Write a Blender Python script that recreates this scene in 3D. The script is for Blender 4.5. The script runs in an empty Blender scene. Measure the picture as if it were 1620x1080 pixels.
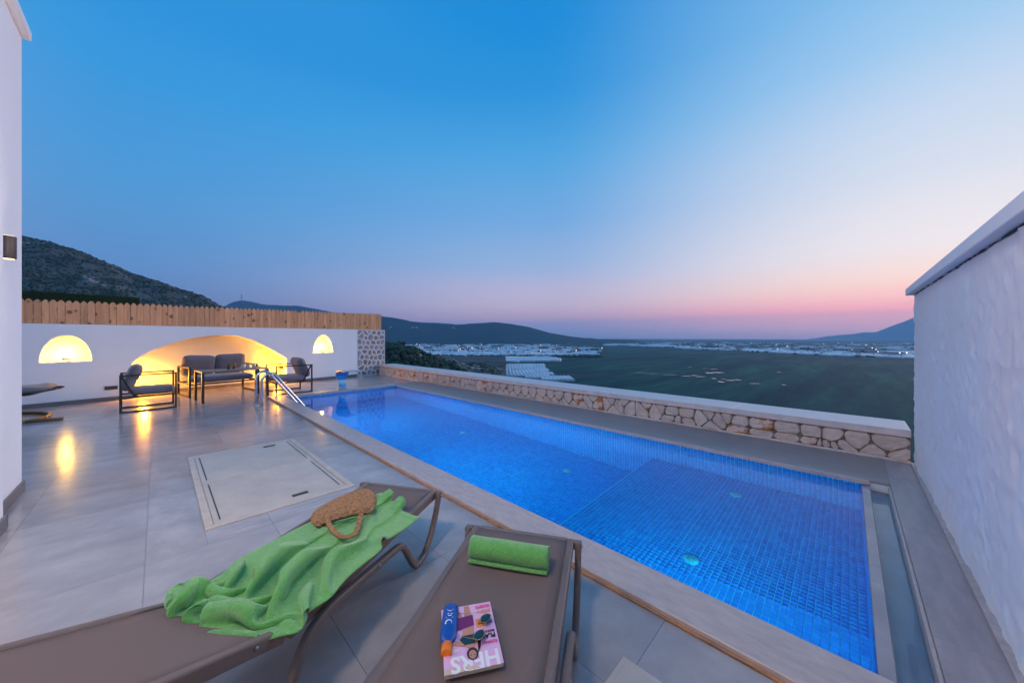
import bpy, bmesh, math, random
import numpy as np
from mathutils import Vector, Matrix, noise
random.seed(7); rng = np.random.default_rng(7)
scene = bpy.context.scene
C = scene.collection
R = math.radians
# ------------------------------------------------------------------ camera
FWD = Vector((0.71600, 0.69810, 0)); RGT = Vector((0.69810, -0.71600, 0))
CAM_H = 1.25; FPX = 546.0
def W(r, d, z=0.0):                       # metres right of / ahead of the camera -> world
    return Vector((RGT.x*r + FWD.x*d, RGT.y*r + FWD.y*d, z))
cam_d = bpy.data.cameras.new("camera"); cam = bpy.data.objects.new("camera", cam_d); C.objects.link(cam)
cam.location = (0, 0, CAM_H)
cam.rotation_euler = (R(90), 0, math.atan2(FWD.y, FWD.x) - R(90))
cam_d.sensor_width = 36; cam_d.lens = 36*FPX/1620; cam_d.shift_y = -7/1620
cam_d.clip_start = 0.02; cam_d.clip_end = 60000
scene.camera = cam
# ------------------------------------------------------------------ world: dusk sky, sun just below the horizon
SUN_AZ = R(60)                            # right of the camera's axis
sun_dir = FWD*math.cos(SUN_AZ) + RGT*math.sin(SUN_AZ)
SKY_STRENGTH = 1.0
w = bpy.data.worlds.new("World"); scene.world = w; w.use_nodes = True
nt = w.node_tree; N = nt.nodes; L = nt.links; N.clear()
def s2l(c):
    return tuple(((v/255)/12.92 if v/255 <= .04045 else ((v/255+.055)/1.055)**2.4) for v in c)
def nd(t, **k):
    n = N.new(t)
    for a, b in k.items(): setattr(n, a, b)
    return n
tc = nd('ShaderNodeTexCoord'); sep = nd('ShaderNodeSeparateXYZ'); L.new(tc.outputs['Generated'], sep.inputs[0])
asin = nd('ShaderNodeMath', operation='ARCSINE'); L.new(sep.outputs['Z'], asin.inputs[0])
el = nd('ShaderNodeMath', operation='MULTIPLY'); L.new(asin.outputs[0], el.inputs[0]); el.inputs[1].default_value = 2/math.pi
flat = nd('ShaderNodeCombineXYZ'); L.new(sep.outputs['X'], flat.inputs[0]); L.new(sep.outputs['Y'], flat.inputs[1])
nrm = nd('ShaderNodeVectorMath', operation='NORMALIZE'); L.new(flat.outputs[0], nrm.inputs[0])
dot = nd('ShaderNodeVectorMath', operation='DOT_PRODUCT'); L.new(nrm.outputs[0], dot.inputs[0]); dot.inputs[1].default_value = sun_dir
acs = nd('ShaderNodeMath', operation='ARCCOSINE'); L.new(dot.outputs['Value'], acs.inputs[0])
warp = nd('ShaderNodeTexNoise'); warp.inputs['Scale'].default_value = 1.2; warp.inputs['Detail'].default_value = 3
st = nd('ShaderNodeVectorMath', operation='MULTIPLY'); L.new(tc.outputs['Generated'], st.inputs[0]); st.inputs[1].default_value = (1, 1, 14); L.new(st.outputs[0], warp.inputs['Vector'])
wob = nd('ShaderNodeMath', operation='MULTIPLY_ADD'); L.new(warp.outputs['Fac'], wob.inputs[0]); wob.inputs[1].default_value = .012; wob.inputs[2].default_value = -.006
el2 = nd('ShaderNodeMath', operation='ADD'); L.new(el.outputs[0], el2.inputs[0]); L.new(wob.outputs[0], el2.inputs[1])
def ramp(stops):
    r = nd('ShaderNodeValToRGB'); e = r.color_ramp.elements; r.color_ramp.interpolation = 'B_SPLINE' if False else 'EASE'
    r.color_ramp.interpolation = 'LINEAR'
    stops = sorted(stops)
    for i, (a, c) in enumerate(stops):
        x = e[i] if i < 2 else e.new(0.5)
        x.position = max(0, a/90)
    for i, (a, c) in enumerate(stops):
        e[i].position = max(0, a/90)
    for i, (a, c) in enumerate(stops): e[i].color = (*s2l(c), 1)
    L.new(el2.outputs[0], r.inputs[0]); return r
rA = ramp([(0, (205,170,198)), (1.5, (280,200,202)), (3.3, (336,212,196)), (4.8, (318,238,212)), (6.4, (298,252,226)), (10, (268,254,250)), (17, (232,236,246)), (23.4, (206,224,246)), (29.4, (168,209,244)), (36, (138,195,240)), (55, (90,165,228)), (90, (66,150,218))])
rB = ramp([(0, (130,140,180)), (1.4, (172,160,188)), (3, (222,180,194)), (5.5, (218,196,214)), (7.6, (202,194,222)), (11.7, (160,187,227)), (18.5, (120,175,229)), (27.4, (82,168,228)), (35, (45,150,222)), (43, (24,141,219)), (60, (42,142,218)), (90, (66,150,218))])
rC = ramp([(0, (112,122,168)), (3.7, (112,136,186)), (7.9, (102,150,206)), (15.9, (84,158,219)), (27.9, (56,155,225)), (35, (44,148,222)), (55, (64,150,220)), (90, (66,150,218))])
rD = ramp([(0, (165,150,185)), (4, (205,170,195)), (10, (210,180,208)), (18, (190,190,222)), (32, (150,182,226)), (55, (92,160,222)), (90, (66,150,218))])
def mixw(a, b, lo, hi):
    m = nd('ShaderNodeMapRange', interpolation_type='SMOOTHSTEP'); L.new(acs.outputs[0], m.inputs['Value'])
    m.inputs['From Min'].default_value = R(lo); m.inputs['From Max'].default_value = R(hi)
    x = nd('ShaderNodeMix', data_type='RGBA'); L.new(m.outputs[0], x.inputs['Factor']); L.new(a, x.inputs['A']); L.new(b, x.inputs['B']); return x.outputs['Result']
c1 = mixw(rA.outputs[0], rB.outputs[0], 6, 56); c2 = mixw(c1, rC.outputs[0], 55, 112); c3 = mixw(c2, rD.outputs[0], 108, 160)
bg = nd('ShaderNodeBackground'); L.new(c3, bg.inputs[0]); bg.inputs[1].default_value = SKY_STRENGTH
wo = nd('ShaderNodeOutputWorld'); L.new(bg.outputs[0], wo.inputs[0])
# afterglow: one very soft, weak, low sun towards the sunset
sd = bpy.data.lights.new("sun", 'SUN'); sd.energy = 1.2; sd.angle = R(20); sd.color = (1.0, .74, .70)
so = bpy.data.objects.new("sun", sd); C.objects.link(so)
sun_d2 = FWD*math.cos(R(66)) + RGT*math.sin(R(66)); sv = Vector((sun_d2.x*math.cos(R(13)), sun_d2.y*math.cos(R(13)), math.sin(R(13))))
so.rotation_euler = sv.to_track_quat('Z', 'Y').to_euler()
scene.view_settings.view_transform = 'Standard'; scene.view_settings.look = 'None'
scene.view_settings.exposure = 0; scene.view_settings.gamma = 1; scene.view_settings.use_curve_mapping = False
scene.cycles.use_denoising = True; scene.cycles.volume_bounces = 1
HAZE = 6.5e-5; TERR = 120
scene.cycles.max_bounces = 9; scene.cycles.transmission_bounces = 6; scene.cycles.diffuse_bounces = 4; scene.cycles.glossy_bounces = 4
scene.cycles.sample_clamp_indirect = 4

# ------------------------------------------------------------------ materials
def mat(name, col, rough=.6, metal=0., var=.0, scale=8., bump=0., bscale=60., spec=.5, emit=None, estr=0, coord='Object', col2=None, trans=0, ior=1.5, detail=5, sheen=0, wav=None, var2=None):
    m = bpy.data.materials.new(name); m.use_nodes = True
    t = m.node_tree; n = t.nodes; l = t.links; b = n['Principled BSDF']
    b.inputs['Base Color'].default_value = (*col, 1); b.inputs['Roughness'].default_value = rough
    b.inputs['Metallic'].default_value = metal; b.inputs['Specular IOR Level'].default_value = spec
    b.inputs['Transmission Weight'].default_value = trans; b.inputs['IOR'].default_value = ior
    if sheen: b.inputs['Sheen Weight'].default_value = sheen
    if emit: b.inputs['Emission Color'].default_value = (*emit, 1); b.inputs['Emission Strength'].default_value = estr
    c = n.new('ShaderNodeTexCoord')
    if var or col2:
        x = n.new('ShaderNodeTexNoise'); x.inputs['Scale'].default_value = scale; x.inputs['Detail'].default_value = detail; x.inputs['Roughness'].default_value = .62
        src = c.outputs[coord]
        if wav:
            mp = n.new('ShaderNodeMapping'); mp.inputs['Scale'].default_value = wav; l.new(src, mp.inputs[0]); src = mp.outputs[0]
        l.new(src, x.inputs['Vector'])
        r = n.new('ShaderNodeValToRGB'); r.color_ramp.elements[0].position = .3; r.color_ramp.elements[1].position = .7
        a = col2 if col2 else tuple(v*(1-var) for v in col); bb = col if col2 else tuple(min(1, v*(1+var)) for v in col)
        r.color_ramp.elements[0].color = (*a, 1); r.color_ramp.elements[1].color = (*bb, 1)
        l.new(x.outputs['Fac'], r.inputs[0]); out = r.outputs[0]
        if var2:                          # per object tint
            oi = n.new('ShaderNodeObjectInfo'); hs = n.new('ShaderNodeHueSaturation')
            mr = n.new('ShaderNodeMapRange'); mr.inputs['To Min'].default_value = 1-var2; mr.inputs['To Max'].default_value = 1+var2
            l.new(oi.outputs['Random'], mr.inputs['Value']); l.new(mr.outputs[0], hs.inputs['Value']); l.new(out, hs.inputs['Color']); out = hs.outputs[0]
        l.new(out, b.inputs['Base Color'])
        rr = n.new('ShaderNodeMapRange'); rr.inputs['To Min'].default_value = max(0, rough*.8); rr.inputs['To Max'].default_value = min(1, rough*1.25); l.new(x.outputs['Fac'], rr.inputs['Value'])
        if rough > .02: l.new(rr.outputs[0], b.inputs['Roughness'])
    if bump:
        y = n.new('ShaderNodeTexNoise'); y.inputs['Scale'].default_value = bscale; y.inputs['Detail'].default_value = 6; l.new(c.outputs[coord], y.inputs['Vector'])
        bm = n.new('ShaderNodeBump'); bm.inputs['Strength'].default_value = 1; bm.inputs['Distance'].default_value = bump; l.new(y.outputs['Fac'], bm.inputs['Height']); l.new(bm.outputs[0], b.inputs['Normal'])
    return m
M = {}
M['deck'] = mat('deck_porcelain', (.46,.425,.42), .17, var=.0, col2=(.32,.295,.295), scale=1.6, wav=(1,2.6,1), bump=.0006, bscale=26, coord='Generated', spec=.55, detail=9, var2=.05)
M['deck'].node_tree.nodes['Texture Coordinate'].label = ''
M['grout'] = mat('grout', (.44,.41,.41), .9, var=.2)
M['walk'] = mat('walk_travertine', (.36,.30,.29), .3, col2=(.22,.18,.18), scale=3, wav=(9,.7,1), bump=.0008, bscale=40, coord='Object', detail=8, var2=.06)
M['walk_end'] = mat('walk_travertine_end', (.42,.37,.37), .35, col2=(.29,.25,.26), scale=3, wav=(1.2,6,1), bump=.0008, bscale=40, detail=8, var2=.04)
M['coping'] = mat('coping_travertine', (.58,.48,.45), .4, col2=(.40,.33,.31), scale=6, wav=(4,1.3,1), bump=.0015, bscale=45, detail=9, var2=.05)
M['capping'] = mat('capping_travertine', (.74,.66,.63), .4, col2=(.58,.50,.48), scale=6, wav=(4,1.3,1), bump=.0015, bscale=45, detail=9, var2=.04)
M['rust'] = mat('rusty_grout', (.50,.25,.13), .9, col2=(.24,.15,.10), scale=9, bump=.003, bscale=30)
M['weir'] = mat('weir_stone', (.40,.36,.38), .25, col2=(.28,.25,.27), scale=5, bump=.0005, bscale=30)
M['plaster'] = mat('white_plaster', (.85,.87,.90), .85, var=.02, scale=3, bump=.0015, bscale=90)
M['rough_plaster'] = mat('rough_white_plaster', (.88,.85,.85), .85, col2=(.86,.77,.74), scale=2.2, bump=.009, bscale=14, detail=8)
M['trim'] = mat('white_trim', (.82,.82,.83), .6, var=.03, scale=4)
M['skirt'] = mat('skirting_stone', (.17,.155,.165), .35, var=.15, scale=6)
M['mortar'] = mat('pale_mortar', (.66,.62,.6), .9, var=.12, scale=14, bump=.006, bscale=40)
M['mortar_dark'] = mat('sandy_joint', (.20,.16,.13), .95, var=.3, scale=18, bump=.006, bscale=50)
def stone_mat():
    m = mat('wall_stone', (.72,.60,.53), .85, col2=(.54,.45,.40), scale=9, bump=.008, bscale=24, detail=9, var2=.14); t = m.node_tree; n = t.nodes; l = t.links
    b = n['Principled BSDF']; src = b.inputs['Base Color'].links[0].from_socket
    oi = n.new('ShaderNodeObjectInfo'); gt = n.new('ShaderNodeMath'); gt.operation = 'GREATER_THAN'; gt.inputs[1].default_value = .82; l.new(oi.outputs['Random'], gt.inputs[0])
    c = n['Texture Coordinate']; x = n.new('ShaderNodeTexNoise'); x.inputs['Scale'].default_value = 11; l.new(c.outputs['Object'], x.inputs['Vector'])
    mr = n.new('ShaderNodeMapRange'); mr.inputs['From Min'].default_value = .45; mr.inputs['From Max'].default_value = .6; l.new(x.outputs['Fac'], mr.inputs['Value'])
    mu = n.new('ShaderNodeMath'); mu.operation = 'MULTIPLY'; l.new(gt.outputs[0], mu.inputs[0]); l.new(mr.outputs[0], mu.inputs[1])
    mx = n.new('ShaderNodeMix'); mx.data_type = 'RGBA'; l.new(mu.outputs[0], mx.inputs['Factor']); l.new(src, mx.inputs['A']); mx.inputs['B'].default_value = (.5,.19,.06,1)
    l.new(mx.outputs['Result'], b.inputs['Base Color']); return m
M['stone'] = stone_mat()
M['stone2'] = mat('pillar_stone', (.36,.33,.36), .85, col2=(.22,.21,.25), scale=8, bump=.008, bscale=30, detail=8, var2=.3)
M['stone3'] = mat('pillar_rust_stone', (.42,.28,.22), .85, col2=(.30,.21,.19), scale=8, bump=.008, bscale=30, detail=8, var2=.2)
def wood_mat():
    m = mat('pine_board', (.86,.44,.22), .7, col2=(.60,.28,.13), scale=3, wav=(9,9,1), bump=.002, bscale=60, detail=6, var2=.16); t = m.node_tree; n = t.nodes; l = t.links
    b = n['Principled BSDF']; src = b.inputs['Base Color'].links[0].from_socket; c = n['Texture Coordinate']; oi = n.new('ShaderNodeObjectInfo')
    va = n.new('ShaderNodeVectorMath'); va.operation = 'ADD'; cx = n.new('ShaderNodeCombineXYZ'); ml = n.new('ShaderNodeMath'); ml.operation = 'MULTIPLY'; ml.inputs[1].default_value = 97
    l.new(oi.outputs['Random'], ml.inputs[0]); l.new(ml.outputs[0], cx.inputs[2]); l.new(ml.outputs[0], cx.inputs[0]); l.new(c.outputs['Object'], va.inputs[0]); l.new(cx.outputs[0], va.inputs[1])
    vo = n.new('ShaderNodeTexVoronoi'); vo.inputs['Scale'].default_value = 5.5; vm = n.new('ShaderNodeVectorMath'); vm.operation = 'MULTIPLY'; vm.inputs[1].default_value = (1,1,.4); l.new(c.outputs['Object'], vm.inputs[0]); l.new(vm.outputs[0], va.inputs[0]); l.new(va.outputs[0], vo.inputs['Vector'])
    mr = n.new('ShaderNodeMapRange'); mr.inputs['From Min'].default_value = .13; mr.inputs['From Max'].default_value = .23; mr.inputs['To Min'].default_value = .8; mr.inputs['To Max'].default_value = 0; l.new(vo.outputs['Distance'], mr.inputs['Value'])
    mx = n.new('ShaderNodeMix'); mx.data_type = 'RGBA'; l.new(mr.outputs[0], mx.inputs['Factor']); l.new(src, mx.inputs['A']); mx.inputs['B'].default_value = (.13,.055,.025,1)
    l.new(mx.outputs['Result'], b.inputs['Base Color'])
    for nn in n:
        if nn.type == 'TEX_NOISE': 
            mp = nn.inputs['Vector'].links[0].from_node
            if mp.type == 'MAPPING': l.new(va.outputs[0], mp.inputs[0])
    return m
M['pine'] = wood_mat()
M['black_metal'] = mat('charcoal_metal', (.035,.033,.036), .45, metal=.3, var=.1)
M['fabric'] = mat('grey_fabric', (.17,.15,.17), .95, var=.12, scale=30, bump=.0012, bscale=300, sheen=.3)
M['tabletop'] = mat('grey_tabletop', (.2,.18,.17), .4, var=.15, scale=5)
M['steel'] = mat('polished_steel', (.62,.63,.65), .16, metal=1, var=.03)
M['sling'] = mat('taupe_sling', (.155,.115,.105), .75, var=.05, scale=4, bump=.0006, bscale=900)
M['frame_taupe'] = mat('taupe_resin', (.16,.12,.105), .42, var=.06, scale=12)
M['bolt'] = mat('bolt_metal', (.4,.38,.36), .3, metal=1)
M['towel'] = mat('green_terry', (.15,.52,.09), .95, col2=(.075,.36,.07), scale=70, bump=.007, bscale=240, sheen=.6)
M['straw'] = mat('woven_straw', (.70,.38,.17), .9, col2=(.26,.12,.05), scale=75, bump=.004, bscale=130)
_t = M['straw'].node_tree; _b = _t.nodes['Principled BSDF']; _w = _t.nodes.new('ShaderNodeTexWave'); _w.inputs['Scale'].default_value = 42; _w.inputs['Distortion'].default_value = 2.5; _w.inputs['Detail'].default_value = 3; _w.inputs['Detail Scale'].default_value = 6; _w.bands_direction = 'DIAGONAL'
_v = _t.nodes.new('ShaderNodeTexVoronoi'); _v.inputs['Scale'].default_value = 115; _a = _t.nodes.new('ShaderNodeMath'); _a.operation = 'ADD'
_t.links.new(_t.nodes['Texture Coordinate'].outputs['Object'], _w.inputs['Vector']); _t.links.new(_t.nodes['Texture Coordinate'].outputs['Object'], _v.inputs['Vector']); _t.links.new(_w.outputs['Fac'], _a.inputs[0]); _t.links.new(_v.outputs['Distance'], _a.inputs[1])
_bp = [n_ for n_ in _t.nodes if n_.type == 'BUMP'][0]; _bp.inputs['Distance'].default_value = .006; _t.links.new(_a.outputs[0], _bp.inputs['Height'])
M['blue_plastic'] = mat('blue_bottle', (.008,.075,.36), .3, var=.03)
M['orange_plastic'] = mat('orange_cap', (.85,.2,.01), .4, var=.03)
M['print_white'] = mat('white_print', (.8,.8,.82), .5)
M['print_red'] = mat('red_print', (.6,.06,.05), .5)
M['page'] = mat('magazine_page', (.6,.48,.36), .7, var=.1, scale=30)
M['cover'] = mat('magazine_cover', (.78,.4,.62), .3, col2=(.72,.5,.72), scale=5, coord='Generated')
M['ink_black'] = mat('ink_black', (.015,.015,.02), .4)
M['ink_pink'] = mat('ink_pink', (.75,.04,.2), .4)
M['ink_purple'] = mat('ink_purple', (.16,.015,.12), .4)
M['ink_skin'] = mat('ink_skin', (.5,.24,.17), .4)
M['ink_green'] = mat('ink_dark_green', (.01,.05,.055), .4)
M['ink_lilac'] = mat('ink_lilac', (.42,.34,.6), .4)
M['ink_orange'] = mat('ink_orange', (.75,.25,.05), .4)
M['ink_hair'] = mat('ink_hair', (.03,.018,.015), .4)
M['lens'] = mat('dark_lens', (.006,.02,.022), .08, spec=.8)
M['gold'] = mat('gold_wire', (.55,.36,.12), .3, metal=1)
M['hatch'] = mat('hatch_stone', (.58,.53,.47), .6, col2=(.45,.41,.37), scale=4, bump=.0012, bscale=50, detail=9)
M['hatch_frame'] = mat('hatch_frame', (.60,.54,.47), .7, col2=(.46,.41,.36), scale=9, bump=.001)
M['dark_slot'] = mat('dark_slot', (.05,.045,.045), .6)
M['dark_wicker'] = mat('dark_wicker', (.06,.055,.06), .8, var=.3, scale=30)
M['bronze'] = mat('bronze_pole', (.2,.12,.05), .5, metal=.4, var=.2)
M['lamp_black'] = mat('lamp_body', (.06,.05,.05), .5)
M['lamp_glow'] = mat('lamp_glow', (1,.8,.5), .5, emit=(1,.66,.3), estr=14)
M['lamp_glow_soft'] = mat('lamp_glow_soft', (1,.8,.5), .5, emit=(1,.62,.25), estr=2.5)
M['pool_glow'] = mat('pool_lamp_glow', (1,1,1), .4, emit=(.55,.9,1), estr=6)
M['grout_pool'] = mat('pool_grout', (.42,.80,.92), .7, var=.08, scale=3)
M['fitting'] = mat('pale_fitting', (.62,.8,.74), .4)
M['net'] = mat('green_mesh_screen', (.014,.04,.014), .95, var=.4, scale=60, bump=.02, bscale=40)
M['glassy'] = mat('tumbler_glass', (.55,.75,.85), .1, trans=.6)
M['green_leaf'] = mat('wood_foliage', (.028,.058,.032), .9, col2=(.012,.03,.02), scale=.12)
M['house'] = mat('pale_house', (.5,.5,.52), .8, var2=.2, var=.05)
M['roof'] = mat('tile_roof', (.3,.13,.08), .8, var=.1)
M['green_house'] = mat('greenhouse_sheet', (.58,.62,.66), .4, var=.14, scale=.05, var2=.2)
M['city_lamp'] = mat('town_lamp', (1,1,1), .5, emit=(1,.85,.65), estr=5)
def tile_mat():
    m = bpy.data.materials.new('pool_mosaic'); m.use_nodes = True; t = m.node_tree; n = t.nodes; l = t.links; b = n['Principled BSDF']
    g = n.new('ShaderNodeNewGeometry'); sn = n.new('ShaderNodeVectorMath'); sn.operation = 'SNAP'; sn.inputs[1].default_value = (.036,.036,.036); l.new(g.outputs['Position'], sn.inputs[0])
    wn = n.new('ShaderNodeTexWhiteNoise'); l.new(sn.outputs[0], wn.inputs['Vector'])
    r = n.new('ShaderNodeValToRGB'); r.color_ramp.elements[0].color = (.0,.23,.64,1); r.color_ramp.elements[1].color = (.0,.37,.82,1); l.new(wn.outputs['Value'], r.inputs[0]); l.new(r.outputs[0], b.inputs['Base Color'])
    b.inputs['Roughness'].default_value = .25; return m
M['tile'] = tile_mat()
def water_mat(name, bumpd, sc, tint=(.12,.86,1), gloss=.6):
    m = bpy.data.materials.new(name); m.use_nodes = True; t = m.node_tree; n = t.nodes; l = t.links; n.remove(n['Principled BSDF'])
    rf = n.new('ShaderNodeBsdfRefraction'); rf.inputs['Color'].default_value = (*tint, 1); rf.inputs['IOR'].default_value = 1.333; rf.inputs['Roughness'].default_value = 0
    gl = n.new('ShaderNodeBsdfGlossy'); gl.inputs['Roughness'].default_value = 0; gl.inputs['Color'].default_value = (1,1,1,1)
    fr = n.new('ShaderNodeFresnel'); fr.inputs['IOR'].default_value = 1.333; mu = n.new('ShaderNodeMath'); mu.operation = 'MULTIPLY'; mu.inputs[1].default_value = gloss; l.new(fr.outputs[0], mu.inputs[0])
    mx = n.new('ShaderNodeMixShader'); l.new(mu.outputs[0], mx.inputs[0]); l.new(rf.outputs[0], mx.inputs[1]); l.new(gl.outputs[0], mx.inputs[2]); l.new(mx.outputs[0], n['Material Output'].inputs['Surface'])
    g = n.new('ShaderNodeNewGeometry'); x = n.new('ShaderNodeTexNoise'); x.inputs['Scale'].default_value = sc; x.inputs['Detail'].default_value = 1.5; l.new(g.outputs['Position'], x.inputs['Vector'])
    bm = n.new('ShaderNodeBump'); bm.inputs['Distance'].default_value = bumpd; bm.inputs['Strength'].default_value = 1; l.new(x.outputs['Fac'], bm.inputs['Height'])
    for q in (rf, gl, fr): l.new(bm.outputs[0], q.inputs['Normal'])
    return m
M['water'] = water_mat('clear_pool_water', .0022, 3.6)
M['water2'] = water_mat('channel_water', .0003, 6, (.9,.95,1), 1)
def plain_mat():
    m = bpy.data.materials.new('marsh_plain'); m.use_nodes = True; t = m.node_tree; n = t.nodes; l = t.links; b = n['Principled BSDF']; b.inputs['Roughness'].default_value = .95; b.inputs['Specular IOR Level'].default_value = .1
    g = n.new('ShaderNodeNewGeometry'); mp = n.new('ShaderNodeMapping'); mp.inputs['Rotation'].default_value = (0, 0, R(35)); mp.inputs['Scale'].default_value = (.0022, .016, 1); l.new(g.outputs['Position'], mp.inputs[0])
    x = n.new('ShaderNodeTexNoise'); x.inputs['Scale'].default_value = 1; x.inputs['Detail'].default_value = 10; x.inputs['Roughness'].default_value = .7; l.new(mp.outputs[0], x.inputs['Vector'])
    r = n.new('ShaderNodeValToRGB'); e = r.color_ramp.elements; e[0].position = .36; e[0].color = (.004,.036,.045,1); e[1].position = .66; e[1].color = (.032,.14,.085,1); q = e.new(.52); q.color = (.010,.078,.066,1)
    l.new(x.outputs['Fac'], r.inputs[0])
    y = n.new('ShaderNodeTexNoise'); y.inputs['Scale'].default_value = .0035; y.inputs['Detail'].default_value = 4; l.new(g.outputs['Position'], y.inputs['Vector'])
    z = n.new('ShaderNodeMapRange'); z.inputs['From Min'].default_value = .58; z.inputs['From Max'].default_value = .7; z.inputs['To Max'].default_value = .55; l.new(y.outputs['Fac'], z.inputs['Value'])
    mx = n.new('ShaderNodeMix'); mx.data_type = 'RGBA'; l.new(z.outputs[0], mx.inputs['Factor']); l.new(r.outputs[0], mx.inputs['A']); mx.inputs['B'].default_value = (.10,.09,.065,1)
    l.new(mx.outputs['Result'], b.inputs['Base Color']); return m
M['plain'] = plain_mat()
M['hill'] = mat('rocky_scrub', (.16,.15,.14), .95, col2=(.018,.035,.025), scale=.03, detail=12, bump=3, bscale=.05, spec=.1)
M['far_hill'] = mat('far_forest_hill', (.012,.045,.035), .95, col2=(.004,.02,.022), scale=.004, detail=10, spec=.1)
M['mountain'] = mat('haze_tinted_mountain', (.24,.27,.31), .95, col2=(.17,.20,.24), scale=.003, detail=8, spec=.1)  # distance haze partly put into the pale bluish base colour
M['rock'] = mat('pale_rock', (.36,.31,.28), .9, var=.25, scale=.3)
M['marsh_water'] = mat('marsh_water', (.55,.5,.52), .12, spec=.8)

# ------------------------------------------------------------------ mesh helpers
class MB:
    def __init__(s): s.v = []; s.f = []
    def add(s, vs, fs):
        o = len(s.v); s.v += [tuple(v) for v in vs]; s.f += [tuple(i+o for i in f) for f in fs]; return s
    def box(s, x0, x1, y0, y1, z0, z1, b=0):
        if b <= 0:
            s.add([(x0,y0,z0),(x1,y0,z0),(x1,y1,z0),(x0,y1,z0),(x0,y0,z1),(x1,y0,z1),(x1,y1,z1),(x0,y1,z1)],
                  [(0,3,2,1),(4,5,6,7),(0,1,5,4),(1,2,6,5),(2,3,7,6),(3,0,4,7)])
        else:                               # chamfered top
            s.add([(x0,y0,z0),(x1,y0,z0),(x1,y1,z0),(x0,y1,z0),(x0,y0,z1-b),(x1,y0,z1-b),(x1,y1,z1-b),(x0,y1,z1-b),
                   (x0+b,y0+b,z1),(x1-b,y0+b,z1),(x1-b,y1-b,z1),(x0+b,y1-b,z1)],
                  [(0,3,2,1),(0,1,5,4),(1,2,6,5),(2,3,7,6),(3,0,4,7),(4,5,9,8),(5,6,10,9),(6,7,11,10),(7,4,8,11),(8,9,10,11)])
        return s
    def beam(s, a, b, wd, h, up=(0,0,1)):   # rectangular bar from a to b
        a = Vector(a); b = Vector(b); d = (b-a).normalized(); u = Vector(up)
        if abs(d.dot(u)) > .95: u = Vector((1,0,0))
        r = d.cross(u).normalized(); u = r.cross(d)
        p = [q + r*(sx*wd/2) + u*(sz*h/2) for q in (a, b) for sx, sz in ((-1,-1),(1,-1),(1,1),(-1,1))]
        s.add(p, [(3,2,1,0),(4,5,6,7),(0,1,5,4),(1,2,6,5),(2,3,7,6),(3,0,4,7)]); return s
    def tube(s, pts, r, n=10, sq=None):     # swept tube (sq = (w,h) for a rounded flat section)
        pts = [Vector(p) for p in pts]; rings = []; up = None
        for i, p in enumerate(pts):
            d = (pts[min(i+1, len(pts)-1)] - pts[max(i-1, 0)]).normalized()
            if up is None:
                up = Vector((0,0,1)) if abs(d.z) < .9 else Vector((1,0,0))
            rr = d.cross(up).normalized(); up = rr.cross(d).normalized()
            rad = r[i] if isinstance(r, (list, tuple)) else r
            ring = []
            for k in range(n):
                a = 2*math.pi*(k+.5)/n; cx, cy = math.cos(a), math.sin(a)
                if sq:
                    e = .45; cx = math.copysign(abs(cx)**e, cx)*sq[0]/2; cy = math.copysign(abs(cy)**e, cy)*sq[1]/2
                else: cx *= rad; cy *= rad
                ring.append(p + rr*cx + up*cy)
            rings.append(ring)
        o = len(s.v)
        for ring in rings: s.v += [tuple(v) for v in ring]
        for i in range(len(rings)-1):
            for k in range(n):
                s.f.append((o+i*n+k, o+i*n+(k+1)%n, o+(i+1)*n+(k+1)%n, o+(i+1)*n+k))
        s.f.append(tuple(o+k for k in range(n))[::-1]); s.f.append(tuple(o+(len(rings)-1)*n+k for k in range(n))); return s
    def lathe(s, prof, n=20, c=(0,0,0), axis=None):
        o = len(s.v); M4 = Matrix.Identity(3) if axis is None else Vector(axis).to_track_quat('Z', 'Y').to_matrix()
        for r, z in prof:
            for k in range(n):
                a = 2*math.pi*k/n; v = M4 @ Vector((r*math.cos(a), r*math.sin(a), z)); s.v.append((v.x+c[0], v.y+c[1], v.z+c[2]))
        for i in range(len(prof)-1):
            for k in range(n): s.f.append((o+i*n+k, o+i*n+(k+1)%n, o+(i+1)*n+(k+1)%n, o+(i+1)*n+k))
        s.f.append(tuple(o+k for k in range(n))[::-1]); s.f.append(tuple(o+(len(prof)-1)*n+k for k in range(n))); return s
    def xform(s, m):
        s.v = [tuple(m @ Vector(v)) for v in s.v]; return s
    def build(s, name, m, parent=None, smooth=False, mods=None):
        me = bpy.data.meshes.new(name); me.from_pydata(s.v, [], s.f); me.update()
        return link(name, me, m, parent, smooth)
def link(name, me, m, parent=None, smooth=False):
    if m is not None and not me.materials: me.materials.append(m)
    if smooth: me.polygons.foreach_set('use_smooth', [True]*len(me.polygons))
    o = bpy.data.objects.new(name, me); C.objects.link(o)
    if parent is not None: o.parent = parent
    return o
def grid_mesh(name, V, nu, nv):             # V shape (nu*nv,3)
    me = bpy.data.meshes.new(name); i = np.arange(nu-1)[:,None]; j = np.arange(nv-1)[None,:]
    a = (i*nv+j).ravel(); q = np.stack([a, a+nv, a+nv+1, a+1], 1).astype(np.int32)
    me.vertices.add(len(V)); me.vertices.foreach_set('co', np.asarray(V, np.float32).ravel())
    me.loops.add(q.size); me.loops.foreach_set('vertex_index', q.ravel()); me.polygons.add(len(q)); me.polygons.foreach_set('loop_start', np.arange(len(q))*4)
    me.update(calc_edges=True); return me
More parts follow.
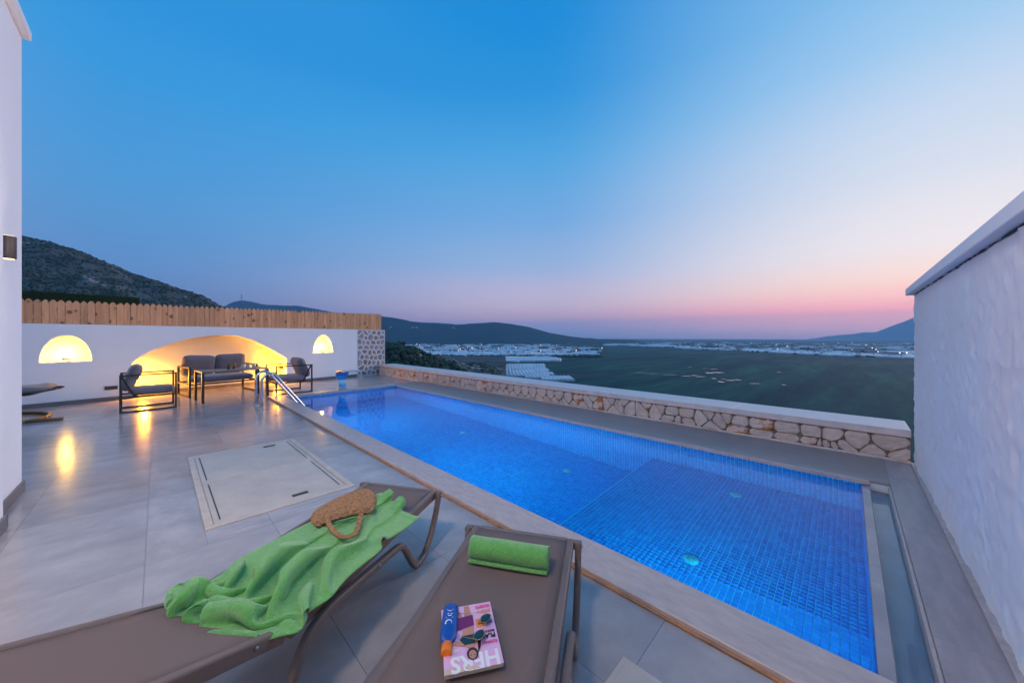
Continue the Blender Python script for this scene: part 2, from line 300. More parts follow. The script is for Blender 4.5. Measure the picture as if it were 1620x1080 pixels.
def np_mesh(name, V, F):                    # quads or tris of constant size
    me = bpy.data.meshes.new(name); k = F.shape[1]
    me.vertices.add(len(V)); me.vertices.foreach_set('co', np.asarray(V, np.float32).ravel())
    me.loops.add(F.size); me.loops.foreach_set('vertex_index', F.astype(np.int32).ravel()); me.polygons.add(len(F)); me.polygons.foreach_set('loop_start', np.arange(len(F))*k)
    me.update(calc_edges=True); return me
def empty(name, loc=(0,0,0), rz=0):
    o = bpy.data.objects.new(name, None); C.objects.link(o); o.location = loc; o.rotation_euler = (0,0,rz); o.empty_display_size = .1; return o
def tag(o, label=None, cat=None, group=None, kind=None):
    if label: o['label'] = label
    if cat: o['category'] = cat
    if group: o['group'] = group
    if kind: o['kind'] = kind
    return o
def struct(o): o['kind'] = 'structure'; return o
def bevel(o, wd, seg=2):
    md = o.modifiers.new('bevel', 'BEVEL'); md.width = wd; md.segments = seg; md.limit_method = 'ANGLE'; md.angle_limit = R(40); return o
def text_mesh(txt, size, bold=0.0, sx=1.0):
    cu = bpy.data.curves.new('t', 'FONT'); cu.body = txt; cu.size = size; cu.offset = bold; cu.extrude = 0.00015; cu.resolution_u = 3
    o = bpy.data.objects.new('t', cu); C.objects.link(o); dg = bpy.context.evaluated_depsgraph_get(); me = bpy.data.meshes.new_from_object(o.evaluated_get(dg)); bpy.data.objects.remove(o)
    me.transform(Matrix.Diagonal((sx, 1, 1, 1))); return me
def lamp(name, loc, power, col, rad=.03, parent=None, kind='POINT', rot=None, size=None):
    d = bpy.data.lights.new(name, kind); d.energy = power; d.color = col
    if kind == 'AREA': d.shape = 'DISK'; d.size = size
    else: d.shadow_soft_size = rad
    if kind == 'SPOT': d.spot_size = R(100); d.spot_blend = .8
    o = bpy.data.objects.new(name, d); C.objects.link(o); o.location = loc
    if rot is not None: o.rotation_euler = Vector(rot).to_track_quat('-Z', 'Y').to_euler()
    if parent is not None: o.parent = parent
    return o

# ------------------------------------------------------------------ landscape
def clumps(name, P, S, m, sub=1, flat=.8, seed=1):
    r = np.random.default_rng(seed); bm = bmesh.new(); bmesh.ops.create_icosphere(bm, subdivisions=sub, radius=1)
    bv = np.array([v.co[:] for v in bm.verts]); bf = np.array([[v.index for v in f.verts] for f in bm.faces]); bm.free()
    n = len(P); P = np.asarray(P); S = np.asarray(S)
    j = r.uniform(.6, 1.25, (n, len(bv), 1)); V = bv[None]*j*S[:,None,None]*np.array([1,1,flat]) + P[:,None,:]
    F = (bf[None] + (np.arange(n)*len(bv))[:,None,None]).reshape(-1, 3)
    return link(name, np_mesh(name, V.reshape(-1, 3), F), m)
PLAIN_Z = -80.0
ring = [0, 60, 140, 300, 600, 1200, 2400, 5000, 9000, 15900]
V = []; nA = 96
for d in ring:
    for k in range(nA):
        a = 2*math.pi*k/nA; z = PLAIN_Z if d >= 300 else PLAIN_Z + (PLAIN_Z*-1-6)*(1-d/300)**1.5
        V.append((d*math.cos(a), d*math.sin(a), z))
F = [(i*nA+k, (i+1)*nA+k, (i+1)*nA+(k+1)%nA, i*nA+(k+1)%nA) for i in range(len(ring)-1) for k in range(nA)]
pl = MB(); pl.v = V; pl.f = F
struct(pl.build('ground_plain', M['plain']))
def interp(prof, x):
    return float(np.interp(x, [p[0] for p in prof], [p[1] for p in prof]))
def ridge(name, prof, dc, dn, df, m, px0, px1, nx, ny, amp, nsc, base=PLAIN_Z, dcf=None):
    """hill: crest at distance dc whose height follows prof (azimuth -> elevation), sloping to dn (near) and df (far)"""
    V = []
    for i in range(nx):
        px = px0 + (px1-px0)*i/(nx-1); a = (px-810)/FPX; hc0 = interp(prof, px)
        c = dcf(px) if dcf else dc
        for j in range(ny):
            t = j/(ny-1)*2-1
            if t < 0: d = dn(px) + (c-dn(px))*(t+1) if callable(dn) else dn + (c-dn)*(t+1)
            else: d = c + (df-c)*t
            hc = CAM_H + (533-hc0)*c/FPX
            f = (1-abs(t))**1.15 if t < 0 else (1-t)**1.5
            p = W(a*d, d); z = base + (hc-base)*f
            n3 = noise.fractal(Vector((p.x*nsc, p.y*nsc, 3)), 1.0, 2.1, 6)
            z += n3*amp*min(1, f*1.5) * (1 if abs(t) > .04 else .45)
            V.append((p.x, p.y, z))
    me = grid_mesh(name, np.array(V), nx, ny); o = link(name, me, m, smooth=False); struct(o); return o, np.array(V)
hillprof = [(-700,250),(-300,300),(-60,348),(36,372),(70,380),(110,391),(150,405),(200,427),(250,444),(300,463),(345,481),(370,491),(420,505),(500,528),(600,549),(650,557),(690,566),(715,576),(735,590),(800,640)]
hill, HV = ridge('rocky_hillside', hillprof, 700, lambda px: 170 if px < 500 else 130, 1100, M['hill'], -900, 800, 420, 90, 16, .012, base=-60,
     dcf=lambda px: 700 if px < 400 else max(300, 700-(px-400)*2.2))
farprof = [(200,492),(330,488),(350,484),(365,476),(382,471.5),(396,474),(430,480),(470,482),(505,488),(530,494),(560,500),(620,530),(700,538)]
ridge('far_ridge', farprof, 6500, 5200, 8000, M['far_hill'], 100, 720, 200, 26, 45, .0012)
midprof = [(300,530),(440,515),(520,498),(570,494.5),(592,496),(620,500),(650,506.5),(690,509),(720,511.5),(760,510),(785,509),(820,513.5),(850,520.5),(880,527),(910,532.5),(960,536),(1000,538),(1010,541)]
ridge('forested_ridge', midprof, 4800, 3900, 6000, M['far_hill'], 290, 1012, 240, 26, 30, .0016)
lowprof = [(560,545),(610,538.5),(1000,537.6),(1300,537),(1500,537.5),(1650,541)]
mt = [(1240,540),(1270,538),(1300,534.5),(1330,529),(1360,526.5),(1385,524),(1400,518.5),(1420,511),(1445,500),(1470,492),(1500,492),(1560,510),(1600,541)]
ridge('far_mountain', mt, 8300, 7800, 8900, M['mountain'], 1230, 1600, 200, 20, 50, .0008)
# scrub and rocks on the near hill
tri = HV.reshape(420, 90, 3); P = []; S = []; PR = []; SR = []
for _ in range(34000):
    i = random.random()*418; j = random.random()*60; a, b = int(i), int(j); fi, fj = i-a, j-b
    p = tri[a,b]*(1-fi)*(1-fj)+tri[a+1,b]*fi*(1-fj)+tri[a,b+1]*(1-fi)*fj+tri[a+1,b+1]*fi*fj
    q = noise.noise(Vector(p)*.02)
    crest = j/45
    if q + (.62-crest*.55) > -.25: P.append(p+[0,0,.6]); S.append(random.uniform(.9, 2.6)*(1.25 if j < 20 else 1))
    elif random.random() < .6: PR.append(p); SR.append(random.uniform(.8, 3.6))
tag(clumps('hillside_scrub', P, S, M['green_leaf'], 1, .8), 'dark green scrub covering the rocky hillside', 'scrub', kind='stuff')
tag(clumps('hillside_rocks', PR, SR, M['rock'], 1, .6, 2), 'pale rocks scattered near the crest of the hillside', 'rocks', kind='stuff')
P = []; S = []
for _ in range(6500):
    i = random.uniform(345, 416); j = random.uniform(12, 46); a, b = int(i), int(j); p = tri[a,b]
    P.append(p+[random.uniform(-3,3), random.uniform(-3,3), random.uniform(0,2.5)]); S.append(random.uniform(1.0, 2.8))
tag(clumps('hillside_trees', P, S, M['green_leaf'], 1, .95, 3), 'dark evergreen wood on the spur just beyond the low stone wall', 'wood', kind='stuff')
# mast on the far peak
pk = W((382-810)/FPX*6500, 6500); zt = CAM_H+(533-471)*6500/FPX
ms = empty('radio_mast', (pk.x, pk.y, zt-25)); tag(ms, 'thin radio mast on the dark far peak above the picket fence', 'radio mast')
m_ = MB(); m_.tube([(0,0,0),(0,0,105)], [5.5,2.5], 6); m_.build('mast', M['black_metal'], ms)
m_ = MB(); m_.box(-11,11,-11,11,55,63); m_.build('antenna_platform', M['black_metal'], ms)
# marsh pools
def blob(name, px, py, wpx, dd, seed):
    d = FPX*81.2/(py-533); r = (px-810)/FPX*d; ww = wpx/FPX*d; rr = random.Random(seed); pts = []
    for k in range(26):
        a = 2*math.pi*k/26; f = rr.uniform(.45, 1.1); pts.append(W(r+math.cos(a)*ww/2*f, d+math.sin(a)*dd/2*f, PLAIN_Z+.6))
    m = MB(); m.v = [tuple(p) for p in pts]; m.f = [tuple(range(26))]; o = m.build(name, M['marsh_water']); struct(o); o['label'] = 'pale pool of standing water in the dark marsh'
for k, b in enumerate([(1122,590,14,28),(1136,589.5,22,22),(1098,594,16,12),(1086,595,20,9),(1060,593,26,7),(1030,591,30,6),(1108,596,20,9),(1140,604,8,26),(1156,602,18,14),(1092,581,8,10),(1128,584,16,10),(1116,583,9,8),(1166,601,10,16),(1232,589,10,10),(1195,607,22,6),(1240,609,8,8),(1010,589.5,20,5),(1130,599,10,12),(1145,600,8,10)]):
    blob('marsh_pool', *b, 40+k)
# greenhouses
def greenhouse_mesh(wd, ln, bays, h=5.0):
    m = MB(); bw = wd/bays
    for b in range(bays):
        x0 = -wd/2+b*bw; x1 = x0+bw; xm = (x0+x1)/2; q = .8*h
        prof = [(x0,0),(x0,q*.7),(x0+bw*.2,h*.93),(xm,h),(x1-bw*.2,h*.93),(x1,q*.7),(x1,0)]
        o = len(m.v)
        for y in (-ln/2, ln/2): m.v += [(x, y, z) for x, z in prof]
        for k in range(6): m.f.append((o+k, o+k+1, o+k+8, o+k+7))
        m.f.append(tuple(range(o, o+7))[::-1]); m.f.append(tuple(range(o+7, o+14)))
    me = bpy.data.meshes.new('greenhouse'); me.from_pydata(m.v, [], m.f); me.materials.append(M['green_house']); me.update(); return me
GH = [greenhouse_mesh(60, 60, 8), greenhouse_mesh(44, 110, 6), greenhouse_mesh(90, 70, 12, 6), greenhouse_mesh(30, 60, 4, 4.5)]
def put_gh(r, d, k, rot, lab, grp):
    p = W(r, d, PLAIN_Z); o = bpy.data.objects.new('greenhouse', GH[k]); C.objects.link(o); o.location = p; o.rotation_euler = (0,0,rot); tag(o, lab, 'greenhouse', grp); return o
ang = math.atan2(FWD.y, FWD.x)
rows = [(577,730,846),(579.5,722,850),(582,716,850),(585,712,862),(588,722,846),(591,745,868),(594.5,800,852),(597,830,898),(600,856,888),(603,900,902)]
for k in range(len(rows)-1):
    y, x0, x1 = rows[k]; d = FPX*81.2/(y-533); dn_ = FPX*81.2/(rows[k+1][0]-533); r = (x0-810)/FPX*d; re = (x1-810)/FPX*d
    while r < re:
        g = bpy.data.objects.new('greenhouse', GH[3]); C.objects.link(g); g.location = W(r+15, (d+dn_)/2, PLAIN_Z); g.rotation_euler = (0,0,ang-math.pi/2); g.scale = (1, (d-dn_)*.996/60, 1)
        tag(g, 'pale plastic greenhouse in the near cluster just beyond the stone wall', 'greenhouse', 'near cluster of greenhouses'); r += 30.3
edge = [(930,546),(1000,547),(1050,549),(1100,552),(1150,554),(1200,556.5),(1300,561.5),(1400,565),(1470,568),(1600,572)]
FARV = []; FARF = []; nfar = 0
def put_far(r, d, k, rot):
    global nfar
    me = GH[k]; c, s_ = math.cos(rot), math.sin(rot); p = W(r, d, PLAIN_Z); o = nfar
    for v in me.vertices: FARV.append((p.x+v.co.x*c-v.co.y*s_, p.y+v.co.x*s_+v.co.y*c, p.z+v.co.z))
    for f in me.polygons: FARF.append(tuple(i+o for i in f.vertices))
    nfar += len(me.vertices)
for zone, (n_obj, n_all) in {'belt': (130, 520), 'ridge': (105, 430)}.items():
    spots = []
    while len(spots) < n_all:
        if zone == 'belt':
            px = random.uniform(960, 1560); ye = interp(edge, px); y = random.uniform(541.0, ye) if random.random() < .5 else random.uniform(ye-3.2, ye)
            if noise.noise(Vector((px*.03, y*.25, 0))) < -.2: continue
        else:
            px = random.uniform(590, 938); y = random.choice([random.uniform(543, 551), random.uniform(545, 562), random.uniform(552, 563), random.uniform(565.5, 571)])
            if y > 564 and (px > 875 or random.random() < .45): continue
            if px > 880 and y < 548: continue
        spots.append((y, px))
    spots.sort(reverse=True)
    for i, (y, px) in enumerate(spots):
        d = FPX*81.2/(y-533); k = random.randrange(3); rot = ang+random.choice([0, math.pi/2])+(.15 if zone == 'belt' else -.2)
        if i < n_obj and not (1452 < px): put_gh((px-810)/FPX*d, d, k, rot, 'pale greenhouse in the distant belt across the plain' if zone == 'belt' else 'pale greenhouse between the forested ridge and the near cluster', 'greenhouses in the far belt' if zone == 'belt' else 'greenhouses below the ridge')
        else: put_far((px-810)/FPX*d, d, k, rot)
fm = bpy.data.meshes.new('distant_greenhouses'); fm.from_pydata(FARV, [], FARF); tag(link('distant_greenhouses', fm, M['green_house']), 'pale greenhouses too far off to tell apart across the plain', 'greenhouses', kind='stuff')
# town houses with lit lamps
hm = MB(); hm.box(-7,7,-6,6,0,7); hme = bpy.data.meshes.new('house_wall'); hme.from_pydata(hm.v, [], hm.f); hme.materials.append(M['house'])
rm = MB(); rm.add([(-7.6,-6.6,7),(7.6,-6.6,7),(7.6,6.6,7),(-7.6,6.6,7),(-7.6,0,10.2),(7.6,0,10.2)], [(0,1,5,4),(2,3,4,5),(0,4,3),(1,2,5),(0,3,2,1)]); rme = bpy.data.meshes.new('roof'); rme.from_pydata(rm.v, [], rm.f); rme.materials.append(M['roof'])
bm = bmesh.new(); bmesh.ops.create_icosphere(bm, subdivisions=1, radius=1.0); lme = bpy.data.meshes.new('porch_lamp'); bm.to_mesh(lme); bm.free(); lme.materials.append(M['city_lamp'])
for k in range(110):
    if k < 70: px = random.uniform(985, 1450); y = random.uniform(541.5, interp(edge, px)-1)
    elif k < 106: px = random.uniform(612, 950); y = random.uniform(543, 560)
    else: px = random.uniform(615, 720); y = 519
    d = FPX*81.2/(y-533) if y > 535 else 4400; z = PLAIN_Z if y > 535 else CAM_H+(533-y)*d/FPX
    e = empty('house', W((px-810)/FPX*d, d, z), random.uniform(0, 3)); s = random.uniform(.9, 1.9); e.scale = (s, s, s)
    tag(e, 'tiny pale house with a lit lamp among the distant greenhouses' if y > 535 else 'tiny lit house high on the dark forested ridge', 'house', 'houses of the distant town' if y > 535 else 'houses on the forested ridge')
    for nm, me in (('wall', hme), ('roof', rme)): link(nm, me, None, e)
    l_ = link('porch_lamp', lme, None, e); l_.location = (-4, -7, 8)
    q = W(0,-1); l_.location = Vector((q.x*11, q.y*11, 9))

# dark tree belts in and before the distant town
P = []; S = []
for _ in range(2600):
    px = random.uniform(590, 1560)
    if px > 950: ye = interp(edge, px); y = random.uniform(540.5, ye+.8)
    else: y = random.choice([random.uniform(542, 560), random.gauss(564.3, .7)])
    if noise.noise(Vector((px*.02, y*.5, 7))) < -.05 and px > 950: continue
    d = FPX*81.2/(y-533); P.append(W((px-810)/FPX*d, d, PLAIN_Z+3)); S.append(random.uniform(4, 10))
tag(clumps('distant_trees', [tuple(p) for p in P], S, M['green_leaf'], 1, .6, 5), 'dark trees scattered between the distant greenhouses', 'trees', kind='stuff')
# ------------------------------------------------------------------ terrace ground, pool
PX0, PX1, PY0, PY1 = 1.81, 4.25, -.08, 8.32; YS = 1.73; ZD, ZS = -1.25, -.64; ZW = -.03
base = MB()
for a in [(-3,1.57,-3,12,-.2,-.005),(1.57,PX1+.03,8.6,12,-.2,-.005),(PX1+.03,5.15,-.43,12,-.2,-.002),(1.57,5.15,-3,-.44,-.2,-.012)]: base.box(*a)
deck = struct(base.build('terrace_deck', M['grout'])); deck['label'] = 'grey terrace floor of large polished tiles'
tm = {}
def slab_mesh(wd, ln, th, b, m):
    k = (round(wd,3), round(ln,3), th, m.name)
    if k not in tm:
        mb = MB(); mb.box(-wd/2, wd/2, -ln/2, ln/2, -th, 0, b); me = bpy.data.meshes.new('slab'); me.from_pydata(mb.v, [], mb.f); me.materials.append(m); me.update(); tm[k] = me
    return tm[k]
def lay(name, x0, x1, y0, y1, ztop, m, parent, gap=.0017, th=.018, b=.0008):
    wd = x1-x0-gap; ln = y1-y0-gap
    o = link(name, slab_mesh(wd, ln, th, b, m), None, parent); o.location = ((x0+x1)/2, (y0+y1)/2, ztop); return o
xs = [-2.41,-1.82,-1.23,-.64,-.05,.54,1.13,1.565]; ys = [.58-1.09*2+1.09*k for k in range(0, 13)]
HX0, HX1, HY0, HY1 = .21, 1.16, 2.97, 4.90
for i in range(len(xs)-1):
    for j in range(len(ys)-1):
        x0, x1, y0, y1 = xs[i], xs[i+1], ys[j], ys[j+1]
        if y0 > 11.6: continue
        if x1 > HX0 and x0 < HX1 and y1 > HY0+.02 and y0 < HY1-.02:      # cut round the hatch
            for (a, b_, c, d) in ((x0, min(x1, HX0), y0, y1), (max(x0, HX1), x1, y0, y1), (max(x0,HX0), min(x1,HX1), y0, HY0), (max(x0,HX0), min(x1,HX1), HY1, y1)):
                if b_-a > .02 and d-c > .02: lay('tile', a, b_, c, d, 0, M['deck'], deck, b=0)
        else: lay('tile', x0, x1, y0, y1, 0, M['deck'], deck, b=0)
for x0, x1 in ((1.565,2.4),(2.4,3.0),(3.0,3.6),(3.6,4.2),(4.2,4.8),(4.8,5.15)):
    for y0, y1 in ((8.6,9.7),(9.7,10.8),(10.8,11.9)): lay('tile', x0, x1, y0, y1, 0, M['deck'], deck, b=0)
walk = empty('stone_walkway', (0,0,0)); struct(walk); walk['label'] = 'brown grey travertine walkway between pool and low stone wall'
y = -.25
while y < 8.5:
    y1 = min(y+1.2, 8.6); lay('slab', PX1+.034, 5.15, y, y1, .012, M['walk'], walk, .0016, .03); y = y1
x = 1.1
while x < 5.1:
    x1 = min(x+1.15, 5.15); lay('slab', x, x1, -.445, -.25, .010, M['walk_end'], walk, .0016, .03); x = x1
# basin
pool = MB()
T = .1
for a in [(PX0-T,PX0,PY0,PY1,ZD,-.012),(PX1,PX1+.03,PY0,PY1,ZD,-.012),(PX0-T,PX1+.03,PY1,PY1+T,ZD-.1,-.012),(PX0-T,PX1+.03,YS,PY1,ZD-.1,ZD),(PX0,PX1,PY0,YS,ZS-.5,ZS),(PX0-T,PX1+.03,PY0-.02,PY0,ZD,-.045)]: pool.box(*a)
basin = struct(pool.build('pool_basin', M['grout_pool'])); basin['label'] = 'blue mosaic pool with a shallow end step'
TP = .0365; TT = .0332; TH = .0025
tmb = MB(); hh = TT/2; tmb.add([(-hh,-hh,0),(hh,-hh,0),(hh,hh,0),(-hh,hh,0),(-hh+.001,-hh+.001,TH),(hh-.001,-hh+.001,TH),(hh-.001,hh-.001,TH),(-hh+.001,hh-.001,TH)], [(4,5,6,7),(0,1,5,4),(1,2,6,5),(2,3,7,6),(3,0,4,7)])
tv = np.array(tmb.v); tf = np.array(tmb.f); tme = bpy.data.meshes.new('mosaic_tile'); tme.from_pydata(tmb.v, [], tmb.f); tme.materials.append(M['tile']); tme.update()
def field(o, u, v, lu, lv, seed):          # tile centres with sheet misalignment; returns (n,3)
    r = np.random.default_rng(seed); nu = round(lu/TP); nv = round(lv/TP); sh = 9; tu = lu/nu; tv_ = lv/nv
    iu, iv = np.meshgrid(np.arange(nu), np.arange(nv), indexing='ij'); su, sv = iu//sh, iv//sh
    du = r.normal(0, .0012, (nu//sh+1, nv//sh+1)); dv = r.normal(0, .0012, (nu//sh+1, nv//sh+1))
    a = (iu+.5)*tu + du[su, sv] + r.normal(0, .00025, iu.shape); b = (iv+.5)*tv_ + dv[su, sv] + r.normal(0, .00025, iu.shape)
    return np.array(o)[None] + a.ravel()[:,None]*np.array(u)[None] + b.ravel()[:,None]*np.array(v)[None]
def tiles_mesh(P, u, v, nrm):
    Rm = np.array([u, v, nrm], float); V = P[:,None,:] + (tv @ Rm)[None]
    F = (tf[None] + (np.arange(len(P))*8)[:,None,None]).reshape(-1, 4); return V.reshape(-1,3), F
VV = []; FF = []; off = 0
def put(P, u, v, n_):
    global off
    V, F_ = tiles_mesh(P, u, v, n_); VV.append(V); FF.append(F_+off); off += len(V)
fl = field((PX0, PY0, ZS), (1,0,0), (0,1,0), PX1-PX0, YS-PY0-.005, 1)
sc_ = np.hypot(fl[:,0]-0, fl[:,1]-0) + np.where((fl[:,0] < 2.12+ .15*fl[:,1]) & (fl[:,1] < 3), 100, 0)   # nearest ones in view
o_ = np.argsort(sc_); near, rest = fl[o_[:298]], fl[o_[298:]]
put(rest, (1,0,0), (0,1,0), (0,0,1))
put(field((PX0, YS, ZD), (1,0,0), (0,1,0), PX1-PX0, PY1-YS, 2), (1,0,0), (0,1,0), (0,0,1))
put(field((PX1, PY1, -.014), (0,-1,0), (0,0,-1), PY1-YS, 1.23, 3), (0,-1,0), (0,0,-1), (-1,0,0))
put(field((PX1, YS, -.014), (0,-1,0), (0,0,-1), YS-PY0, .62, 4), (0,-1,0), (0,0,-1), (-1,0,0))
put(field((PX0, PY1, -.014), (1,0,0), (0,0,-1), PX1-PX0, 1.23, 5), (1,0,0), (0,0,-1), (0,-1,0))
put(field((PX0, YS, -.014), (0,1,0), (0,0,-1), PY1-YS, 1.23, 6), (0,1,0), (0,0,-1), (1,0,0))
put(field((PX0, PY0, -.014), (0,1,0), (0,0,-1), YS-PY0, .62, 7), (0,1,0), (0,0,-1), (1,0,0))
put(field((PX1, PY0, -.05), (-1,0,0), (0,0,-1), PX1-PX0, .59, 8), (-1,0,0), (0,0,-1), (0,1,0))
put(field((PX0, YS, ZS), (1,0,0), (0,0,-1), PX1-PX0, ZS-ZD, 9), (1,0,0), (0,0,-1), (0,1,0))
rt = link('mosaic_tiles', np_mesh('mosaic_tiles', np.concatenate(VV), np.concatenate(FF)), M['tile'], basin); rt['kind'] = 'stuff'
for p in near:
    o = link('mosaic_tile', tme, None, basin); o.location = p
for (x, y, z) in [(3.64,4.72,ZD),(3.71,2.62,ZD),(3.86,.77,ZS),(2.64,.80,ZS)]:
    f_ = MB(); f_.lathe([(.052,0),(.052,.008),(.045,.014),(.0,.014)], 24, (x,y,z+.002)); fo = f_.build('floor_fitting', M['fitting'], basin, True)
    f_ = MB()
    for k in range(8): a = k*math.pi/4; f_.tube([(x+.012*math.cos(a), y+.012*math.sin(a), z+.0165), (x+.034*math.cos(a), y+.034*math.sin(a), z+.0165)], .0015, 4)
    f_.build('grille', M['dark_slot'], fo)
for (y, z) in [(6.2,-.5),(3.3,-.5),(.62,-.34)]:
    f_ = MB(); f_.lathe([(.085,0),(.085,.018),(.07,.026),(.07,.022),(0,.022)], 28, (PX0+.003,y,z), (1,0,0)); fo = f_.build('pool_light', M['steel'], basin, True)
    f_ = MB(); f_.lathe([(.066,.024),(.05,.034),(0,.036)], 24, (PX0+.003,y,z), (1,0,0)); f_.build('lens', M['pool_glow'], fo, True)
    lamp('pool_lamp', (PX0+.05, y, z), 34 if z < -.4 else 22, (.08,.74,1), kind='AREA', rot=(1,0,-.12) if z < -.4 else (1,0,-1.1), size=.12, parent=basin)
wt = MB(); wt.add([(PX0-.002,PY0-.004,ZW),(PX1+.002,PY0-.004,ZW),(PX1+.002,PY1+.002,ZW),(PX0-.002,PY1+.002,ZW)], [(0,1,2,3)])
wo_ = struct(wt.build('pool_water', M['water'])); wo_['label'] = 'still clear pool water mirroring the dusk sky'
# copings
cp = empty('pool_coping', (0,0,0)); tag(cp, 'pale travertine kerb raised round the blue pool', 'coping')
y = -.26; k = 0
while y < 8.59:
    y1 = min(y+[1.35,1.1,1.5,1.2][k%4], 8.59); o = lay('coping_slab', 1.575, 1.822, y, y1, .032, M['coping'], cp, .0015, .04, .004); y = y1; k += 1
x = 1.822
while x < 4.27:
    x1 = min(x+.82, PX1+.03); lay('coping_slab', x, x1, PY1-.012, 8.59, .026, M['coping'], cp, .0015, .036, .003); x = x1
y = -.13
while y < 8.3:
    y1 = min(y+1.2, 8.308); lay('coping_slab', PX1-.008, PX1+.032, y, y1, .014, M['coping'], cp, .0015, .03, .003); y = y1
rs = MB(); n = 260
for i in range(n):                                     # rusty uneven bead of grout at the kerb's foot
    pass
pts = [(1.571+.003*noise.noise(Vector((0,yy*6,0))), yy, .006+.006*noise.noise(Vector((5,yy*9,0)))) for yy in np.linspace(-.25, 8.59, 260)]
rs.tube(pts, [.0085+.005*noise.noise(Vector((9,p[1]*7,0))) for p in pts], 6); rs.build('rusty_joint', M['rust'], cp, True)
# overflow weir and channel
wr = MB(); wr.box(PX0+.012, PX1+.03, -.132, PY0, -.3, -.022, .004); weir = wr.build('overflow_weir', M['weir'], None); tag(weir, 'narrow wet stone weir at the right end of the pool', 'weir')
ch = MB(); ch.box(PX0+.012, PX1+.03, -.25, -.1325, -.2, -.10); ch.box(PX0+.012, PX1+.03, -.262, -.25, -.2, -.021)
ch.box(PX1+.018, PX1+.0275, -.249, -.133, -.2, -.004); ch.box(PX0-.02, PX0+.012, -.26, -.08, -.2, -.012)
cho = ch.build('overflow_channel', mat('channel_lining', (.62,.66,.70), .5, var=.1, scale=6)); struct(cho)
lp = MB(); lp.box(PX0+.012, PX1+.03, -.2505, -.236, -.1, .004, .003); lp.build('channel_lip', M['coping'], cho)
cw = MB(); cw.add([(PX0+.012,-.25,-.06),(PX1+.03,-.25,-.06),(PX1+.03,-.132,-.06),(PX0+.012,-.132,-.06)], [(0,1,2,3)]); struct(cw.build('channel_water', M['water2']))
# ------------------------------------------------------------------ stones
def voronoi(x0, x1, z0, z1, seeds):
    cells = []
    S = np.array(seeds)
    for i, s in enumerate(S):
        poly = [(x0,z0),(x1,z0),(x1,z1),(x0,z1)]
        dd = np.hypot(*(S-s).T); idx = np.argsort(dd)[1:16]
        for j in idx:
            q = S[j]; mx, mz = (s+q)/2; nx, nz = q-s; out = []
            for k in range(len(poly)):
                a, b = poly[k], poly[(k+1)%len(poly)]
                da = (a[0]-mx)*nx+(a[1]-mz)*nz; db = (b[0]-mx)*nx+(b[1]-mz)*nz
                if da <= 0: out.append(a)
                if da*db < 0: t = da/(da-db); out.append((a[0]+(b[0]-a[0])*t, a[1]+(b[1]-a[1])*t))
            poly = out
            if len(poly) < 3: break
        if len(poly) >= 3: cells.append((tuple(s), poly))
    return cells
def roundpoly(poly, gap, rnd, n=14):
    P = [Vector(p) for p in poly]; ar = 0; c = Vector((0,0))
    for k in range(len(P)):
        a, b = P[k], P[(k+1)%len(P)]; x = a.x*b.y-b.x*a.y; ar += x; c += (a+b)*x
    if abs(ar) < 1e-6: return P[0], []
    c /= 3*ar; q = list(P); sg_ = 1 if ar > 0 else -1
    for k in range(len(P)):                 # offset every edge inwards
        a, b = P[k], P[(k+1)%len(P)]; d = b-a
        if d.length < 1e-5: continue
        nn = Vector((-d.y, d.x)).normalized()*sg_; m0 = a+nn*gap; out = []
        for i_ in range(len(q)):
            u, v = q[i_], q[(i_+1)%len(q)]; du = (u-m0).dot(nn); dv = (v-m0).dot(nn)
            if du >= 0: out.append(u)
            if du*dv < 0: out.append(u+(v-u)*(du/(du-dv)))
        q = out
        if len(q) < 3: return c, []
    P = q; out = []
    for k in range(len(P)):
        a, b, d = P[k-1], P[k], P[(k+1)%len(P)]; l1 = (a-b).length; l2 = (d-b).length; t = min(rnd, .38*min(l1, l2))
        if l1 < 1e-3 or l2 < 1e-3: continue
        out.append(b+(a-b).normalized()*t); out.append(b+(d-b).normalized()*t)
        if l2 > .07:
            mm = (b+d)/2; nn = Vector((-(d-b).y, (d-b).x)).normalized(); out.append(mm+nn*random.uniform(-.004,.004))
    if len(out) < 3: return c, []
    return c, [c+(p-c)*random.uniform(.965,1.0) for p in out]
def stone(poly, gap, rnd, proud, place, m, parent, name='stone'):
    c, pts = roundpoly(poly, gap, rnd)
    if len(pts) < 3: return
    n = len(pts); mb = MB(); v = []
    for f, h in ((1, -.02), (1, proud*.45), (.9, proud*.9), (.5, proud*1.05)):
        for p in pts:
            q = (p-c)*f; v.append((q.x, q.y, h*random.uniform(.8, 1.15) if h > 0 else h))
    v.append((0, 0, proud*random.uniform(.95,1.2))); fs = []
    for r in range(3):
        for k in range(n): fs.append((r*n+k, r*n+(k+1)%n, (r+1)*n+(k+1)%n, (r+1)*n+k))
    for k in range(n): fs.append((3*n+k, 3*n+(k+1)%n, 4*n))
    mb.v = v; mb.f = fs; o = mb.build(name, m, parent); Mx = place(c)
    o.matrix_local = Mx; return o
